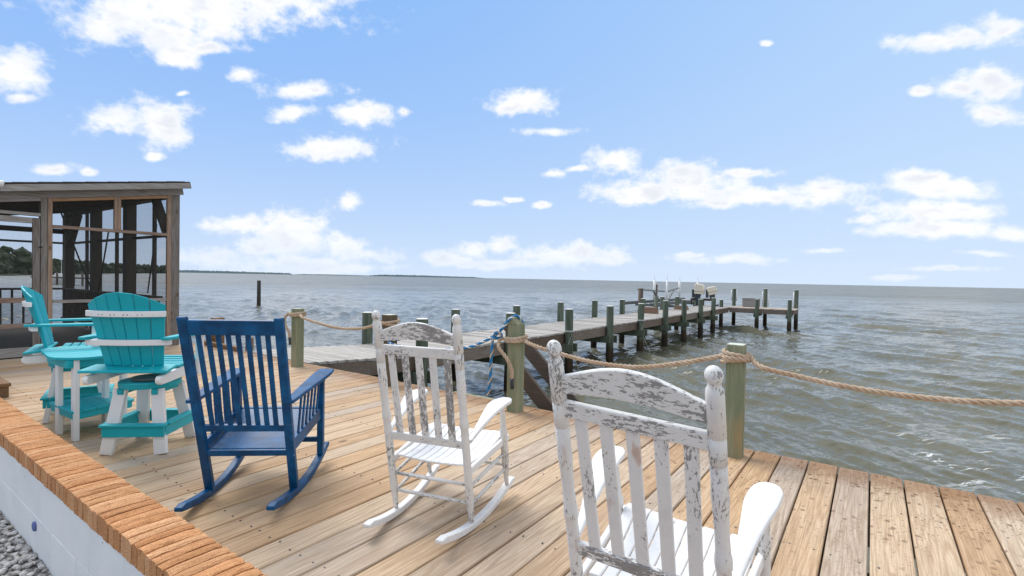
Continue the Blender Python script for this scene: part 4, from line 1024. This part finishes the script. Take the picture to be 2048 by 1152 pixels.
while y < 3.95:
    m = MB(); yy = y; m.prism([(yy, .052), (yy + .30, .052), (yy + .30, .056), (yy, .062)], lambda a, d: (.255, a - 4, zt_(a) + .10 + d), lambda a, d: (-7.25, a - 4, zt_(a) + .10 + d)); m.build('roof_sheet', ROOF, cb)
    y += .285
# rafters inside
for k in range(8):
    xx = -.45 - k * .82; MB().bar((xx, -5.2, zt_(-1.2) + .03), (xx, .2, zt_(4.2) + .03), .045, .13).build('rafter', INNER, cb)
# screen door and its header
cbox('door_header', -10.64, -10.56, .9, 2.163, 2.185, 2.235, GREYH)
dr = cbox('screen_door', -10.615, -10.565, 2.07, 2.158, .02, 2.16, GREYV)
cbox('door_stile', -10.615, -10.565, 1.16, 1.25, .02, 2.16, GREYV, parent=dr); cbox('door_rail', -10.612, -10.568, 1.252, 2.068, 2.07, 2.16, GREYH, parent=dr)
cbox('door_rail', -10.612, -10.568, 1.252, 2.068, .845, .925, TANM, parent=dr); cbox('door_rail', -10.612, -10.568, 1.252, 2.068, .46, .53, TANM, parent=dr); cbox('door_rail', -10.612, -10.568, 1.252, 2.068, .02, .16, GREYH, parent=dr)
cbox('door_screen', -10.592, -10.590, 1.252, 2.068, .16, 2.07, SCREEN, 0, parent=dr)
cbox('door_screen_lower', -10.584, -10.582, 1.252, 2.068, .16, .845, SCREEN, 0, parent=dr)
cbox('door_hinge', -10.57, -10.545, 2.14, 2.18, 1.70, 1.72, CABLE, parent=dr); cbox('door_hinge', -10.57, -10.545, 2.14, 2.18, .96, .98, CABLE, parent=dr)
cbox('stud', -10.70, -10.56, 1.06, 1.15, 0, 2.33, GREYV); cbox('side_panel', -10.66, -10.60, -1.2, 1.055, 0, 1.95, INNER)
for (y0, y1, z0, z1) in ((2.30, 3.895, .88, 2.02), (2.30, 3.895, .10, .83)):
    cbox('screen', -10.592, -10.590, y0, y1, z0, z1, SCREEN, 0)
for (y0, y1) in ((2.30, 3.10), (3.195, 3.895), (1.15, 2.165)):
    m = MB(); z0 = 2.07 if y0 > 2 else 2.235
    m.prism([(y0, z0), (y1, z0), (y1, zt_(y1) - .12), (y0, zt_(y0) - .12)], lambda a, b: (.008, a - 4, b), lambda a, b: (.010, a - 4, b)); m.build('screen', SCREEN, cb)
# water-side wall (north) seen from inside
NW = 4.03
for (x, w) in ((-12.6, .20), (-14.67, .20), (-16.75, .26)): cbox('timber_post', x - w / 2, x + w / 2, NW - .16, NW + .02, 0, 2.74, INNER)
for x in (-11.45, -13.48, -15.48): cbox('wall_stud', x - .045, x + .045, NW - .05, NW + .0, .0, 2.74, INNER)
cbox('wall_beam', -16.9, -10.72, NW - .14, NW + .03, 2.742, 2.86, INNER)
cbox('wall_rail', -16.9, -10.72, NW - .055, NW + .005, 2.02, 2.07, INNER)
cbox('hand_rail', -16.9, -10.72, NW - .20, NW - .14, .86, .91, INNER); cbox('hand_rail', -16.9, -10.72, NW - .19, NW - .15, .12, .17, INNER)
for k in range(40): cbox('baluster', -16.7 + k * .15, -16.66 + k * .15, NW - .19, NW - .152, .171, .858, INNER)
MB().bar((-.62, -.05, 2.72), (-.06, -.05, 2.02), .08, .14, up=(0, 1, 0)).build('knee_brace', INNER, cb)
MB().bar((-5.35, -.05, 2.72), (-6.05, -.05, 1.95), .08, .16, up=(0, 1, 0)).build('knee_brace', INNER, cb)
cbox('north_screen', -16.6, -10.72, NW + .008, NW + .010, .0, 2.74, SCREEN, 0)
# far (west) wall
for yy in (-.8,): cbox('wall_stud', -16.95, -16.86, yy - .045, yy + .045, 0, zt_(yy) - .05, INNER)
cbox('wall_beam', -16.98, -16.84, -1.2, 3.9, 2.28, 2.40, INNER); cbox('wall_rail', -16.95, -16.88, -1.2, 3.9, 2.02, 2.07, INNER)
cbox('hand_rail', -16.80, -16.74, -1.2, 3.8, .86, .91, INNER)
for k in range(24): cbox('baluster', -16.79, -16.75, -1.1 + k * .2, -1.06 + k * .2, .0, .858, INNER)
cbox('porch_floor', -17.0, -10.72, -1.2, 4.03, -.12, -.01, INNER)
cbox('south_wall', -17.0, -10.72, -1.26, -1.2, -.1, 1.9, INNER)
for (p, q) in (((-10.9, 2.45, 2.40), (-13.6, 3.75, .5)), ((-11.2, 3.2, 2.05), (-12.2, 3.3, .75)), ((-11.0, 3.88, 2.25), (-11.35, 3.86, .95))):
    MB().tube([Vector(p) - CO, (Vector(p) + Vector(q)) / 2 - CO + Vector((0, 0, -.03)), Vector(q) - CO], .014, 6).build('cable', CABLE, cb)
for (x, y) in ((-16.8, 3.95), (-13.5, 3.95), (-10.7, 3.95), (-16.8, 0), (-13.5, 0)): MB().lathe(Vector((x, y, -2.4)) - CO, Vector((x, y, -.12)) - CO, [(0, .11), (1, .11)], 10).build('support_pile', PILE, cb)
fl = thing('flood_light', 'small white floodlight under the porch eave at the left edge', 'light', (-10.3, 1.60, 2.60))
MB().lathe((0, 0, 0), (0, .10, -.02), [(0, .03), (.4, .045), (1, .06)], 12).build('lamp_shade', PVC, fl); MB().lathe((0, .02, .02), (0, .02, .06), [(0, .012), (1, .012)], 8).build('mount', PVC, fl)

# ------------------------------------------------------------------ distant shores
def az_pt(az, dist): a = math.radians(az); return Vector((dist * math.sin(a), dist * math.cos(a), 0))
def treeline():
    r = random.Random(9); m = MB()
    ico = bmesh.new(); bmesh.ops.create_icosphere(ico, subdivisions=2, radius=1); V = [v.co.copy() for v in ico.verts]; F = [tuple(v.index for v in f.verts) for f in ico.faces]; ico.free()
    az = -88.0
    while az < -69.4:
        dist = np.interp(az, [-88, -80, -76, -69.4], [220, 280, 420, 1100]); hh = np.interp(az, [-88, -79.2, -78.4, -76, -72, -69.4], [11, 11, 8.5, 8.5, 11, 13])
        for k in range(5):
            c = az_pt(az + r.uniform(-.15, .15), dist + r.uniform(0, 40)); s_ = hh * r.uniform(.15, .30); top_ = hh * r.uniform(.75, 1.08)
            for lvl in range(3):
                cz = WZ + top_ * (1 - .33 * lvl) - s_ * .5; ss = s_ * (1 + .25 * lvl); off = Vector((r.uniform(-2, 2), r.uniform(-2, 2), 0))
                m.add([c + off + Vector((v.x * ss * r.uniform(.6, 1.4), v.y * ss * r.uniform(.7, 1.3), v.z * ss * r.uniform(.5, 1.25) + cz)) for v in V], F)
        az += math.degrees(3.2 / dist) * 1.25
    m.build('distant_woods', LEAF, fix=False, kind='stuff', label='dark wooded shore seen through the porch screens', category='woods')
    sh_ = MB(); azs = np.arange(-90, -69.3, .5)
    vs_ = []; fs_ = []
    for i, a in enumerate(azs):
        dist = np.interp(a, [-88, -80, -76, -69.4], [215, 275, 415, 1090])
        vs_ += [az_pt(a, dist) + Vector((0, 0, WZ - .5)), az_pt(a, dist) + Vector((0, 0, WZ + .5)), az_pt(a, dist + 120) + Vector((0, 0, WZ + 1.0)), az_pt(a, dist + 120) + Vector((0, 0, WZ - .5))]
        if i:
            o = 4 * i
            for k in range(4): fs_.append((o - 4 + k, o - 4 + (k + 1) % 4, o + (k + 1) % 4, o + k))
    sh_.add(vs_, fs_); sh_.build('near_shore', LEAF, kind='structure')
treeline()
def far_shore(name, a0, a1, dist, hfun, seed):
    r = random.Random(seed); m = MB(); n = int((a1 - a0) / .06); st_ = []
    for i in range(n + 1):
        a = lerp(a0, a1, i / n); hh = max(.8, hfun(i / n) * r.uniform(.78, 1.15)); p0, p1 = az_pt(a, dist), az_pt(a, dist + 300)
        st_.append([p0 + Vector((0, 0, WZ - 3)), p1 + Vector((0, 0, WZ - 3)), p1 + Vector((0, 0, WZ + hh)), p0 + Vector((0, 0, WZ + hh * .94))])
    m.strip(st_); m.build(name, SHORE, kind='structure')
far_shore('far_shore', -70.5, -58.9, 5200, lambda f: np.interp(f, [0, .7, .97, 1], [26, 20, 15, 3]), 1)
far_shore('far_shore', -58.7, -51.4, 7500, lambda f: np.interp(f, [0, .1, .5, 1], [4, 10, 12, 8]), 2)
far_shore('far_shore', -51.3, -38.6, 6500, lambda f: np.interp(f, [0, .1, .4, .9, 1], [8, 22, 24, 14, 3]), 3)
# small dock with a moored boat far off, seen through the screens
fd = thing('distant_dock', 'small dark dock on thin posts far off behind the porch screens', 'dock', tuple(az_pt(-76.9, 118) + Vector((0, 0, WZ))), math.radians(-75 + 90))
MB().box(-8, 7, -1, 1, 1.1, 1.35).build('dock_deck', DARKW, fd)
for i in range(7): MB().lathe((-7.5 + i * 2.3, -.9, -1), (-7.5 + i * 2.3, -.9, 2.2), [(0, .16), (1, .16)], 8).build('dock_post', DARKW, fd)
bt = thing('moored_boat', 'tiny pale boat with a mast moored beside the distant dock', 'boat', tuple(az_pt(-77.2, 126) + Vector((0, 0, WZ))), math.radians(10))
MB().strip([[(-3.5 + i, -w, z0), (-3.5 + i, w, z0), (-3.5 + i, w * 1.15, 1.0), (-3.5 + i, -w * 1.15, 1.0)] for i, w, z0 in ((0, .9, -.2), (2, 1.1, -.3), (4, 1.0, -.3), (6, .6, -.1), (7.2, .05, .5))]).build('hull', PVC, bt)
MB().box(-1, 1.2, -.6, .6, 1.0, 1.9).build('cabin', PVC, bt, bevel=.1); MB().lathe((.3, 0, 1.9), (.3, 0, 5.5), [(0, .05), (1, .03)], 6).build('mast', PVC, bt)
